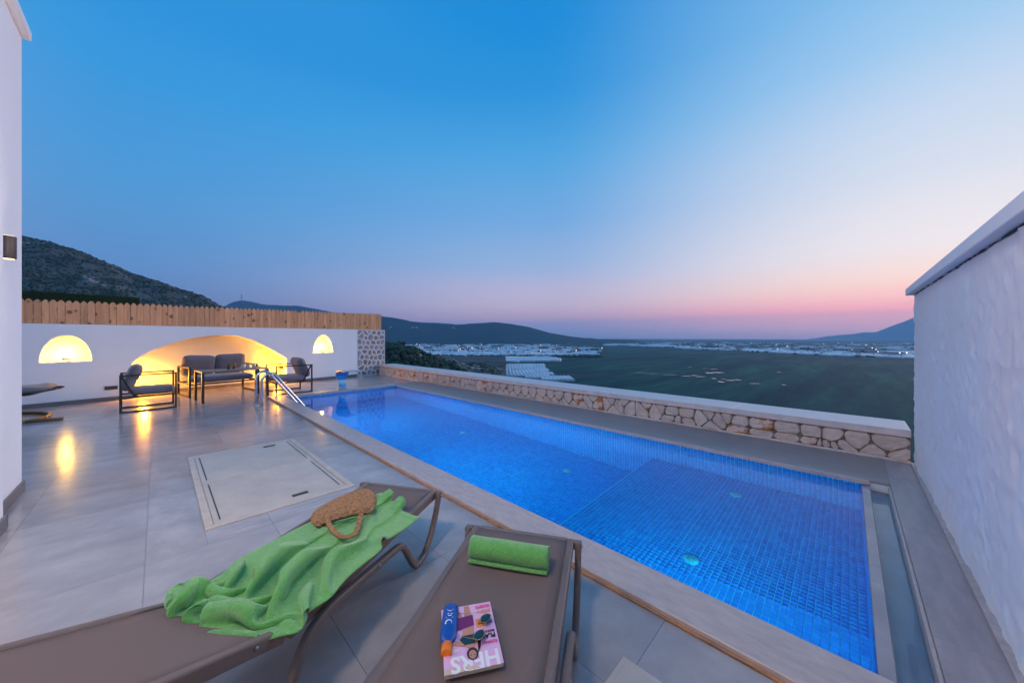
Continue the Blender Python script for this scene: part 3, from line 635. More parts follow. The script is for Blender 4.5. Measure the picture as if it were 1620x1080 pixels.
# low wall
XP = 5.17; PYA, PYB = -.44, 11.22
pw = MB(); pw.box(XP+.012, 5.66, PYA, PYB, -2.5, .262); para = pw.build('low_stone_wall', M['mortar_dark']); tag(para, 'low rough stone parapet with travertine capping along the far side of the pool', 'stone wall')
seeds = []; y = PYA+.05
while y < PYB:
    wy = random.uniform(.14, .27)
    t = random.random()
    if t < .45: seeds += [(y+wy/2, random.uniform(.13,.19)), (y+wy*.9, random.uniform(.02,.06)), ]
    elif t < .75: seeds += [(y+wy/2, random.uniform(.13,.17)),]
    else: seeds += [(y+wy*.5, .19), (y+wy*.5, .05)]
    if random.random() < .5: seeds.append((y+random.uniform(0,.05), random.choice([.03,.23])))
    y += wy
place = lambda c: Matrix(((0,0,-1,XP+.012),(-1,0,0,-c.x),(0,1,0,c.y),(0,0,0,1)))
for s, poly in voronoi(-PYB, -PYA, .022, .258, [(-a, b) for a, b in seeds]): stone(poly, .003, .030, random.uniform(.018,.045), place, M['stone'], para)
mb = MB(); mb.box(XP-.012, XP+.012, PYA, PYB, -.01, .03, .006); mb.build('mortar_strip', M['mortar'], para)
y = PYA; 
while y < PYB-.02:
    y1 = min(y+random.choice([1.2,1.5,1.8]), PYB+.02); lay('capping_slab', XP-.03, 5.70, y, y1, .335, M['capping'], para, .0015, .07, .003); y = y1
# ------------------------------------------------------------------ right-hand rough wall
rw = empty('plastered_wall', (0,0,0)); tag(rw, 'rough white plastered garden wall with a white capping on the right', 'wall')
xa, xb, zt_ = -2.4, 5.14, 1.66; nu, nv = 380, 84; V = []
for i in range(nu):
    xx = xa+(xb-xa)*i/(nu-1)
    for j in range(nv):
        zz = -.01+zt_*j/(nv-1)
        q = Vector((xx*2.2, 0, zz*2.2)); h = .004*noise.fractal(q*1.4, 1, 2, 3)+.009*noise.fractal(q*6.5, .9, 2.1, 5)
        e = min(1, (xb-xx)/.03)
        V.append((xx + (.006*noise.noise(Vector((0,0,zz*9))) if i > nu-3 else 0), -.455 + h - .012*(1-e), zz))
me = grid_mesh('rough_face', np.array(V)[:, :], nu, nv); me.flip_normals(); link('rough_face', me, M['rough_plaster'], rw, True)
mb = MB(); mb.box(xa, xb-.004, -.78, -.475, -2, zt_); mb.build('wall_core', M['rough_plaster'], rw)
mb = MB(); mb.box(xa, xb+.05, -.83, -.405, zt_, zt_+.066); bevel(mb.build('wall_capping', M['trim'], rw), .006)
mb = MB(); mb.box(xa, xb-.02, -.46, -.432, .011, .03, .004); mb.build('base_strip', M['rust'], rw).active_material = M['coping']
mb = MB()
for i in range(60):
    xx = random.uniform(.2, 4.9); mb.tube([(xx, -.452, zt_-.004), (xx+random.uniform(.02,.07), -.45, zt_-.006)], random.uniform(.002,.005), 5)
mb.build('crack', M['dark_slot'], rw)
# ------------------------------------------------------------------ villa wall on the left
XV = -.778
vw = empty('villa_wall', (0,0,0)); tag(vw, 'tall white villa wall with eave and lamp at the left edge', 'villa wall')
mb = MB(); mb.box(-3.2, XV, -2.5, 4.84, 0.001, 3.72); mb.build('wall', M['plaster'], vw)
mb = MB(); mb.box(XV-.02, -.705, -2.4, 3.95, .001, 2.66); bevel(mb.build('pilaster', M['plaster'], vw), .006)
mb = MB(); mb.box(-3.4, XV+.045, -2.6, 4.87, 3.70, 3.78); bevel(mb.build('eave', M['trim'], vw), .01)
mb = MB(); mb.box(XV, XV+.014, 4.0, 4.852, .001, .075); mb.box(XV-1.5, XV+.014, 4.84, 4.854, .001, .075); bevel(mb.build('skirting', M['skirt'], vw), .003)
mb = MB(); mb.box(-.705, -.689, -2.4, 3.962, .001, .085); mb.box(XV+.014, -.689, 3.95, 3.964, .001, .085); bevel(mb.build('skirting', M['skirt'], vw), .003)
wl = empty('wall_lamp', (XV+.045, 4.20, 1.875)); tag(wl, 'cylindrical up and down lamp glowing on the white villa wall', 'wall lamp')
mb = MB(); mb.lathe([(.0,-.076),(.036,-.078),(.038,-.074),(.038,.074),(.036,.078),(0,.076)], 28); mb.build('housing', M['lamp_black'], wl, True)
for z_ in (-.081, .079):
    mb = MB(); mb.lathe([(.030,0),(.030,.002),(0,.002)], 20, (0,0,z_)); mb.build('lamp_glass', M['lamp_glow_soft'], wl)
mb = MB(); mb.box(-.048,-.025,-.025,.025,-.04,.04); mb.build('wall_bracket', M['lamp_black'], wl)
lamp('lamp_up', (.015,0,.11), 5, (1,.7,.42), .03, wl, 'SPOT', (-.1,0,1)); lamp('lamp_down', (.015,0,-.12), 3, (1,.7,.42), .03, wl, 'SPOT', (-.1,0,-1))
for loc_, pw_, lb_ in (((-.60,.9,3.35), TERR, 'round opal terrace lamp high on the villa wall above the loungers'), ((-.60,2.75,2.2), TERR*.42, 'round opal terrace lamp at head height on the villa wall beside the pilaster')):
    fl_ = empty('terrace_lamp', loc_); tag(fl_, lb_, 'terrace lamp')
    mb = MB(); mb.tube([(-.1,0,.02),(-.02,0,.06),(0,0,.06)], .015, 8); mb.build('lamp_arm', M['lamp_black'], fl_)
    mb = MB(); mb.lathe([(0,-.06),(.06,-.045),(.075,0),(.06,.045),(0,.06)], 20); mb.build('lamp_globe', M['lamp_glow'], fl_, True)
    lamp('terrace_light', (.1,0,-.1), pw_, (1,.75,.58), .22, fl_)
# ------------------------------------------------------------------ white wall with lit niches
WA = Vector((-1.63, 10.27, 0)); WANG = math.atan2(1.05, 7.03)
wall = empty('niche_wall', WA, WANG); tag(wall, 'white garden wall with arched niches lit in yellow behind the seating', 'wall')   # local x = along, -y = towards the pool
arch = [(1.27,0),(1.27,.72),(1.36,.82),(1.5,.925),(1.65,1.01),(1.88,1.12),(2.15,1.215),(2.45,1.275),(2.77,1.30),(3.05,1.275),(3.34,1.17),(3.55,1.05),(3.75,.92),(3.95,.78),(4.10,.67),(4.10,0)]
n1 = [(.155,.79)]+[(.455-.30*math.cos(a), .79+.49*math.sin(a)**.92) for a in np.linspace(.04, math.pi-.04, 23)]+[(.755,.79)]
n2 = [(4.78,.785)]+[(5.065-.285*math.cos(a)*(1-.10*math.sin(a)), .785+.53*math.sin(a)**.85) for a in np.linspace(.05, math.pi-.05, 21)]+[(5.35,.785)]
from mathutils.geometry import tessellate_polygon
outer = [(-2.2,0),*arch,(6.11,0),(6.11,1.49),(-2.2,1.49)]
loops = [[Vector((x,0,z)) for x, z in outer], [Vector((x,0,z)) for x, z in n1[::-1]], [Vector((x,0,z)) for x, z in n2[::-1]]]
tris = tessellate_polygon(loops); allv = [v for l_ in loops for v in l_]
mb = MB(); mb.add(allv, tris)
def reveal(lp, depth, closed):
    n = len(lp); vs = [(x,0,z) for x, z in lp]+[(x,depth,z) for x, z in lp]
    mb.add(vs, [(k,(k+1)%n,(k+1)%n+n,k+n) for k in range(n if closed else n-1)]); mb.add([(x,depth,z) for x, z in lp], [tuple(range(n))])
reveal(arch, .42, False); reveal(n1, .24, True); reveal(n2, .24, True)
mb.box(-2.2, 6.11, .42, .47, 0, 1.49); mb.add([(-2.2,0,1.49),(6.11,0,1.49),(6.11,.47,1.49),(-2.2,.47,1.49)], [(0,1,2,3)]); mb.add([(-2.2,0,0),(-2.2,.47,0),(-2.2,.47,1.49),(-2.2,0,1.49)], [(0,1,2,3)])
mb.build('wall_face', M['plaster'], wall)
for a, b_, y0, y1 in ((-2.2,1.255,-.014,-.0005),(4.115,6.11,-.014,-.0005),(1.27,4.10,.405,.4195),(1.2555,1.284,-.014,.405),(4.086,4.1145,-.014,.405)):
    q = MB(); q.box(a, b_, y0, y1, .0015, .075, .002); q.build('skirting', M['skirt'], wall)
mb = MB(); mb.box(-.0,.17,-.02,0,-.035,.035); vent = mb.build('wall_vent', M['lamp_black'], None); vent.location = WA+Matrix.Rotation(WANG,3,'Z')@Vector((.91,-.002,.25)); vent.rotation_euler = (0,0,WANG); bevel(vent, .004); tag(vent, 'dark rectangular fitting low on the white wall beside the left armchair', 'wall fitting')
def loc(x, y, z): return WA + Matrix.Rotation(WANG, 3, 'Z') @ Vector((x, y, z))
for k, (x, z, lb, pw) in enumerate([(.455,.79,'small lamp fixture in the half round niche above the left armchair',9), (5.065,.785,'small lamp fixture in the pointed niche left of the stone pillar',8)]):
    e = empty('niche_lamp', loc(x, .09, z), WANG); tag(e, lb, 'lamp')
    q = MB(); q.box(-.055,.055,-.05,.03,.045,.075); bevel(q.build('housing', M['lamp_black'], e), .004)
    q = MB(); q.tube([(-.03,0,.045),(-.028,0,.015),(0,0,.002),(.03,0,.006),(.045,0,.03)], .006, 8); q.build('bracket', M['lamp_black'], e, True)
    q = MB(); q.box(-.048,.048,-.043,.023,.0752,.078); q.build('lamp_glass', M['lamp_glow'], e)
    lamp('niche_light', (0,.0,.14), pw*1.7, (1,.54,.06), .04, e)
for x, lb, sgn in ((1.36,'small spotlight low in the big arch behind the left armchair',1),(4.0,'small spotlight low in the big arch behind the right armchair',-1)):
    zf = .12 if sgn > 0 else .38
    e = empty('arch_spotlight', loc(x, .10, 0), WANG); tag(e, lb, 'spotlight')
    q = MB(); q.box(-.05,.05,-.04,.04,zf,zf+.075); bevel(q.build('housing', M['bronze'], e), .004)
    q = MB(); q.tube([(0,0,.0),(0,0,zf)], .012, 8); q.build('stem', M['lamp_black'], e)
    q = MB(); q.box(-.042,.042,-.034,.034,zf+.0755,zf+.079); q.build('lamp_glass', M['lamp_glow'], e)
    lamp('arch_light', (sgn*.06,.0,zf+.13), 26 if sgn > 0 else 30, (1,.34,.0), .04, e)
    lamp('arch_light_low', (sgn*.10,-.02,.34), 62, (1,.38,.02), .05, e)
# stone pillar at the wall's end
pl_ = empty('stone_pillar', loc(6.11,0,0), WANG); tag(pl_, 'rubble stone pillar ending the white wall at the pool corner', 'stone pillar')
q = MB(); q.box(0,1.0,.0,.47,-1,1.49); q.build('mortar_core', M['mortar'], pl_)
for face in (0, 1):
    Lx = 1.0 if face == 0 else .47; seeds = []
    for i in range(int(Lx/.17)+1):
        for j in range(9): seeds.append(((i+.5+(j%2)*.4)*.17+random.uniform(-.06,.06), (j+.5)*.165+random.uniform(-.05,.05)))
    seeds = [s for s in seeds if 0 < s[0] < Lx]
    for s, poly in voronoi(.01, Lx-.01, .01, 1.48, seeds):
        if face == 0: plc = lambda c: Matrix(((1,0,0,c.x),(0,0,-1,-.001),(0,1,0,c.y),(0,0,0,1)))
        else: plc = lambda c: Matrix(((0,0,1,1.001),(1,0,0,c.x),(0,1,0,c.y),(0,0,0,1)))
        stone(poly, random.uniform(.014,.034), .035, random.uniform(.006,.012), plc, M['stone3'] if random.random() < .28 else M['stone2'], pl_)
# picket fence
fn = empty('picket_fence', loc(0,0,1.49), WANG); tag(fn, 'pine picket fence with pointed boards on top of the white niche wall', 'fence')
def picket_mesh(wd, h):
    q = MB(); a = wd/2; prof = [(-a,0),(a,0),(a,h*.86),(a*.72,h*.935),(a*.35,h*.98),(0,h),(-a*.35,h*.98),(-a*.72,h*.935),(-a,h*.86)]; n = len(prof)
    q.v = [(x,-.011,z) for x, z in prof]+[(x,.011,z) for x, z in prof]; q.f = [tuple(range(n)), tuple(range(n,2*n))[::-1]]+[(k,k+n,(k+1)%n+n,(k+1)%n) for k in range(n)]
    me = bpy.data.meshes.new('picket'); me.from_pydata(q.v, [], q.f); me.materials.append(M['pine']); me.update(); return me
pm = [picket_mesh(wd, 1.0) for wd in (.078,.084,.088,.092)]
x = -1.4; k = 0
while x < 6.98:
    ww = random.choice([0,1,2,3]); wd = (.078,.084,.088,.092)[ww]; h = interp([(-1.5,.42),(0,.435),(2.15,.46),(7,.54)], x)+random.uniform(-.006,.006)
    o = link('picket', pm[ww], None, fn); o.location = (x+wd/2, .03+random.uniform(-.003,.003), .004); o.scale = (1,1,h); o.rotation_euler = (random.uniform(-.01,.01), random.uniform(-.006,.006), 0); x += wd+random.uniform(.002,.006)
for z in (.09, .34):
    q = MB(); q.box(-1.4, 6.98, .044, .075, z, z+.06); q.build('rail', M['pine'], fn)
q = MB(); q.box(-2.2, 1.45, .55, .57, 1.3, 2.10); gs = q.build('green_screen', M['net']); gs.location = WA; gs.rotation_euler = (0,0,WANG)
gs.data.transform(Matrix.Translation((0,0,0))); tag(gs, 'dark green mesh screen rising behind the left part of the picket fence', 'screen')
q = MB()
for _ in range(5200):
    xx = random.uniform(-2.2,1.43); zz = random.uniform(1.95, 2.12); a = random.uniform(-.02,.02); q.add([(xx,.545,zz),(xx+.006,.545,zz),(xx+a,.53+random.uniform(-.02,.02),zz+random.uniform(.0,.025) if zz < 2.05 else zz+.01)], [(0,1,2)])
q.build('mesh_tufts', M['net'], gs)
# ------------------------------------------------------------------ garden furniture
def cushion(mb, cx, cy, cz, a, b, h, Rm=None, e=.42, n=22, pinch=.0):
    """soft box: a,b half sizes, h half thickness"""
    vs = []; fs = []; nu = n; nv = 2*n; Rm = Rm or Matrix.Identity(3)
    for i in range(nu+1):
        ph = -math.pi/2 + math.pi*i/nu; cz_, sz_ = math.cos(ph), math.sin(ph)
        for j in range(nv):
            th = 2*math.pi*j/nv; ct, s_ = math.cos(th), math.sin(th)
            f = lambda v, p: math.copysign(abs(v)**p, v)
            x = a*f(cz_, .35)*f(ct, .28); y = b*f(cz_, .35)*f(s_, .28); z = h*f(sz_, e*1.6)
            rr = (abs(x/a)**6+abs(y/b)**6)
            z *= 1-pinch*min(1, rr)*.6
            v = Rm @ Vector((x, y, z)); vs.append((v.x+cx, v.y+cy, v.z+cz))
    for i in range(nu):
        for j in range(nv): fs.append((i*nv+j, i*nv+(j+1)%nv, (i+1)*nv+(j+1)%nv, (i+1)*nv+j))
    mb.add(vs, fs)
def rough_soft(o, amp, sc):
    me = o.data
    for v in me.vertices:
        v.co += Vector((0,0,1))*amp*noise.noise(v.co*sc) + v.normal*amp*.5*noise.noise(v.co*sc*2.3)
def armchair(name, locn, rz, label, dp=.68, wd=.62):
    """faces local -y ; origin centre on floor; dp depth (y), wd width (x)"""
    t = empty(name, locn, rz); tag(t, label, 'armchair', None); hw = wd/2; hd = dp/2; s = .027
    for sx in (-1, 1):
        x = sx*(hw-s/2); q = MB()
        q.box(x-s/2,x+s/2,-hd,-hd+s,0,.60); q.build('leg', M['black_metal'], t); q = MB(); q.box(x-s/2,x+s/2,hd-s,hd,0,.60); q.build('leg', M['black_metal'], t)
        q = MB(); q.box(x-s/2,x+s/2,-hd+s,hd-s,.0,.024); q.build('floor_bar', M['black_metal'], t)
        q = MB(); q.box(x-s/2,x+s/2,-hd,hd,.60,.625); q.build('armrest', M['black_metal'], t)
        q = MB(); q.box(x-s/2,x+s/2,-hd+s,hd-s,.235,.262); q.build('seat_rail', M['black_metal'], t)
    q = MB(); q.box(-hw+s,hw-s,-hd,-hd+.028,.235,.262); q.box(-hw+s,hw-s,hd-.20,hd-.17,.235,.262); q.build('cross_rail', M['black_metal'], t)
    for sx in (-1, 1):
        q = MB(); q.beam((sx*(hw-.05),hd-.17,.26),(sx*(hw-.05),hd-.02,.60),.024,.024); q.build('back_strut', M['black_metal'], t)
    q = MB(); cushion(q, 0, -.04, .325, hw-.035, hd-.055, .062); o = q.build('seat_cushion', M['fabric'], t, True); rough_soft(o, .008, 6)
    Rm = Matrix.Rotation(R(-68), 3, 'X'); q = MB(); cushion(q, 0, hd-.135, .555, hw-.05, .235, .085, Rm, pinch=.7); o = q.build('back_cushion', M['fabric'], t, True); rough_soft(o, .014, 5)
    return t
armchair('armchair', (-.115, 8.86, 0), R(90)+R(2), 'low metal framed armchair with grey cushions left of the sofa')
a2 = armchair('armchair', (2.10, 9.2, 0), R(-90)+R(3), 'low metal framed armchair with grey cushions nearest the pool corner', .72, .80)
# sofa
sf = empty('sofa', (.955, 10.16, 0), R(10)); tag(sf, 'two seat outdoor sofa with grey cushions under the lit arch', 'sofa')
hw, hd, s = .60, .43, .036
for sx in (-1, 1):
    x = sx*(hw-s/2)
    q = MB(); q.box(x-s/2,x+s/2,-hd,-hd+s+.01,0,.60); q.build('leg', M['black_metal'], sf); q = MB(); q.box(x-s/2,x+s/2,hd-s,hd,0,.60); q.build('leg', M['black_metal'], sf)
    q = MB(); q.box(x-s/2,x+s/2,-hd,hd,.60,.63); q.build('armrest', M['black_metal'], sf)
    q = MB(); q.box(x-s/2,x+s/2,-hd+s,hd-s,0,.024); q.build('floor_bar', M['black_metal'], sf)
    q = MB(); q.box(x-s/2,x+s/2,-hd+s,hd-s,.25,.28); q.build('seat_rail', M['black_metal'], sf)
q = MB(); q.box(-hw+s,hw-s,-hd+.01,-hd+.04,.25,.28); q.box(-hw+s,hw-s,hd-.04,hd-.01,.25,.28); q.box(-hw+s,hw-s,hd-.04,hd-.01,.5,.53); q.build('cross_rail', M['black_metal'], sf)
q = MB(); cushion(q, 0, -.03, .35, hw-.04, hd-.04, .07, n=30); o = q.build('seat_cushion', M['fabric'], sf, True); rough_soft(o, .008, 5)
for k, sx in enumerate((-1, 1)):
    Rm = Matrix.Rotation(R(-2*sx), 3, 'Y') @ Matrix.Rotation(R(-72), 3, 'X'); q = MB(); cushion(q, sx*.285, hd-.16, .615+.01*k, .285, .24, .085, Rm, pinch=.75); o = q.build('back_cushion', M['fabric'], sf, True); rough_soft(o, .016, 5+k)
# table
tb = empty('low_table', (1.07, 9.03, 0), R(7)); tag(tb, 'long low table with dark metal frame before the sofa', 'table')
for sx in (-1, 1):
    q = MB(); x = sx*.52
    q.box(x-.02,x+.02,-.30,-.262,0,.575); q.build('leg', M['black_metal'], tb)
    q = MB(); q.box(x-.02,x+.02,.262,.30,0,.575); q.build('leg', M['black_metal'], tb)
q = MB(); q.box(-.54,.54,-.30,.30,.575,.597); bevel(q.build('tabletop', M['tabletop'], tb), .003)
for k, (x, y, r, h, m, nm, lb, ct) in enumerate([(-.06,.03,.035,.10,'lamp_black','jar','dark round jar on the low table','jar'),(.04,.10,.03,.12,'bronze','cup','brown cup beside the dark jar on the low table','cup'),(.16,.0,.034,.085,'glassy','tumbler','pale blue tumbler left in the row of three on the table','tumbler'),(.26,.04,.034,.085,'glassy','tumbler','pale blue tumbler in the middle of the row of three','tumbler'),(.36,.0,.034,.085,'glassy','tumbler','pale blue tumbler right in the row of three on the table','tumbler')]):
    p = tb.matrix_basis @ Vector((x,y,.5975)); q = MB(); q.lathe([(r*.75,0),(r,h*.3),(r*.95,h*.8),(r*.8,h),(r*.72,h),(r*.85,h*.75),(0,h*.1)], 16); o = q.build(nm, M[m], None, True); o.location = p; tag(o, lb, ct)
# ladder
ld = empty('pool_ladder', (1.25, 7.5, 0)); tag(ld, 'stainless steel pool ladder with two curved handrails at the far left corner', 'pool ladder')
for dy in (.25, -.25):
    pts = [(0,dy,0)]+[(0,dy,z) for z in (.2,.38,.46)]+[(.13-.13*math.cos(a)*1.0, dy, .47+.15*math.sin(a)) for a in np.linspace(.15, math.pi*.62, 9)]
    lx, lz = pts[-1][0], pts[-1][2]; pts += [(lx+(.66-lx)*t, dy, lz+(-.05-lz)*t) for t in (.25,.5,.75,1)]+[(.68,dy,-.12),(.68,dy,-.9)]
    q = MB(); q.tube(pts, .021, 12); q.build('handrail', M['steel'], ld, True)
    q = MB(); q.lathe([(.05,.0005),(.05,.008),(.03,.016),(.021,.018)], 20, (0,dy,0)); q.build('floor_flange', M['steel'], ld, True)
for z in (-.28,-.55,-.82):
    q = MB(); q.box(.64,.72,-.25,.25,z-.012,z+.012); q.build('step', M['steel'], ld)
# water spout
spo = empty('water_spout', (3.02, 8.47, .026)); tag(spo, 'stainless steel cobra waterfall spout at the back edge of the pool', 'water spout')
prof = [(0,0,.10),(.02,.06,.09),(.05,.14,.085),(.07,.22,.10),(.06,.31,.13),(.03,.38,.145),(-.02,.425,.15),(-.09,.445,.15),(-.2,.45,.15),(-.33,.448,.15),(-.46,.44,.15)]
q = MB(); th = .018; vs = []
for y, z, hw_ in prof: vs += [(-hw_,y,z),(hw_,y,z)]
for i, (y, z, hw_) in enumerate(prof):
    a = prof[max(i-1,0)]; b = prof[min(i+1,len(prof)-1)]; ty, tz = b[0]-a[0], b[1]-a[1]; ln = math.hypot(ty, tz); vs += [(-hw_,y+tz/ln*th,z-ty/ln*th),(hw_,y+tz/ln*th,z-ty/ln*th)]
n = len(prof); o0 = 2*n
fs = []
for i in range(n-1):
    fs += [(2*i,2*i+1,2*i+3,2*i+2),(o0+2*i,o0+2*i+2,o0+2*i+3,o0+2*i+1),(2*i,2*i+2,o0+2*i+2,o0+2*i),(2*i+1,o0+2*i+1,o0+2*i+3,2*i+3)]
fs += [(0,o0,o0+1,1),(2*n-2,2*n-1,o0+2*n-1,o0+2*n-2)]
q.add(vs, fs); q.build('spout_blade', M['steel'], spo, False)
q = MB(); q.box(-.12,.12,-.06,.10,0,.008); bevel(q.build('base_plate', M['steel'], spo), .002)
q = MB(); q.box(-.06,.06,.0,.05,.008,.10); bevel(q.build('stem_box', M['steel'], spo), .006)
# hanging chair mostly behind the villa wall
hc = empty('hanging_chair', (-1.62, 9.15, 0)); tag(hc, 'dark wicker hanging chair seat with cushion showing past the villa wall', 'hanging chair')
q = MB(); q.tube([(-.75+1.05*math.cos(a)*.55*0-.0+.0, 0, 0) for a in (0,)]+[(0,0,0)], .01) if False else None
q = MB(); pts = [(.55*math.cos(a)*.95-.1, .62*math.sin(a)-.15, .022) for a in np.linspace(-2.6, 2.6, 30)]; q.tube(pts, .022, 8); q.build('base_ring', M['bronze'], hc, True)
q = MB(); q.tube([(-.1,-.55,.022),(.38,-.6,.022),(.62,-.65,.022)], .022, 8); q.build('base_foot', M['bronze'], hc, True)
q = MB(); q.tube([(-.57,-.15,.02),(-.6,-.1,1.0),(-.55,-.1,1.7),(-.35,-.08,1.92),(-.1,-.05,1.9)], .026, 8); q.build('hanger_pole', M['bronze'], hc, True)
q = MB(); n = 40
for fz, fr in ((.40,1.0),(.385,.9),(.365,.74),(.35,.5),(.41,1.02)):
    q.tube([(.56*fr*math.cos(a)-.02, .45*fr*math.sin(a)*1.0, fz+.03*math.cos(a)) for a in np.linspace(0, 2*math.pi, 33)], .007, 6)
for k in range(30):
    a = 2*math.pi*k/30; q.tube([(-.02,0,.34),(.56*.5*math.cos(a)-.02,.45*.5*math.sin(a),.352),(.56*math.cos(a)-.02,.45*math.sin(a),.41+.03*math.cos(a))], .005, 5)
q.build('wicker_seat', M['dark_wicker'], hc, True)
for k in range(26):
    pass
q = MB()
for k in range(22):
    a = math.pi*.5+math.pi*k/21; q.tube([(.56*math.cos(a)-.02,.45*math.sin(a),.41),(.6*math.cos(a)-.04,.5*math.sin(a),.9),(.35*math.cos(a)-.1,.3*math.sin(a),1.4),(-.1,-.02,1.62)], .005, 5)
q.build('wicker_back', M['dark_wicker'], hc, True)
q = MB(); cushion(q, -.02, 0, .445, .47, .36, .05); o = q.build('seat_cushion', M['fabric'], hc, True); rough_soft(o, .03, 5)
# ------------------------------------------------------------------ access hatch
ht = empty('access_hatch', ((HX0+HX1)/2, (HY0+HY1)/2, 0)); tag(ht, 'stone infilled double access hatch set in the terrace behind the loungers', 'hatch')
hx, hy = (HX1-HX0)/2-.002, (HY1-HY0)/2-.002
q = MB()
for a in ((-hx,hx,-hy,-hy+.05),(-hx,hx,hy-.05,hy),(-hx,-hx+.045,-hy+.05,hy-.05),(hx-.045,hx,-hy+.05,hy-.05)): q.box(*a, -.018, .006)
bevel(q.build('hatch_frame', M['hatch_frame'], ht), .003)
for k, (y0, y1) in enumerate(((-hy+.053,-.013),(.013,hy-.053))):
    q = MB(); q.box(-hx+.05, hx-.05, y0, y1, -.02, .002, .002); pn = q.build('hatch_panel', M['hatch'], ht)
    q = MB(); xh = .05+.1*k; q.box(xh,xh+.11, (y1-.12 if k else y0+.08), (y1-.08 if k else y0+.12), .0022, .007); bevel(q.build('lift_handle', M['dark_slot'], pn), .002)
    for sx in (-1, 1):
        q = MB(); q.box(sx*(hx-.085)-.004, sx*(hx-.085)+.004, y0+.06, y1-.05, .0022, .0035); q.build('slot', M['dark_slot'], pn)
    q = MB()
    for t in (.18,.36,.55,.74):
        xx = -hx+.06+(2*hx-.12)*t; ln = random.uniform(.25,.6); ym = (y0+y1)/2+random.uniform(-.15,.15)
        q.box(xx-.0015, xx+.0015, ym-ln/2, ym+ln/2, .0022, .003)
    q.build('score_line', M['hatch_frame'], pn)
q = MB(); q.box(-hx+.05, hx-.05, -.011, .011, -.018, .005, .002); q.build('middle_bar', M['hatch_frame'], ht)
# skimmer lid bottom edge
sk = empty('skimmer_lid', (1.09, .47, 0), R(0)); tag(sk, 'pale square skimmer lid in the floor beside the right lounger', 'skimmer lid')
q = MB(); q.box(-.18,.18,-.16,.16,.0006,.007,.002); q.build('lid_rim', M['hatch_frame'], sk)
q = MB(); q.box(-.16,.16,-.14,.14,.0071,.010,.002); q.build('lid', M['trim'], sk).active_material = M['hatch']
q = MB(); q.box(.04,.10,.03,.07,.0101,.012); q.build('lid_label', M['rust'], sk)
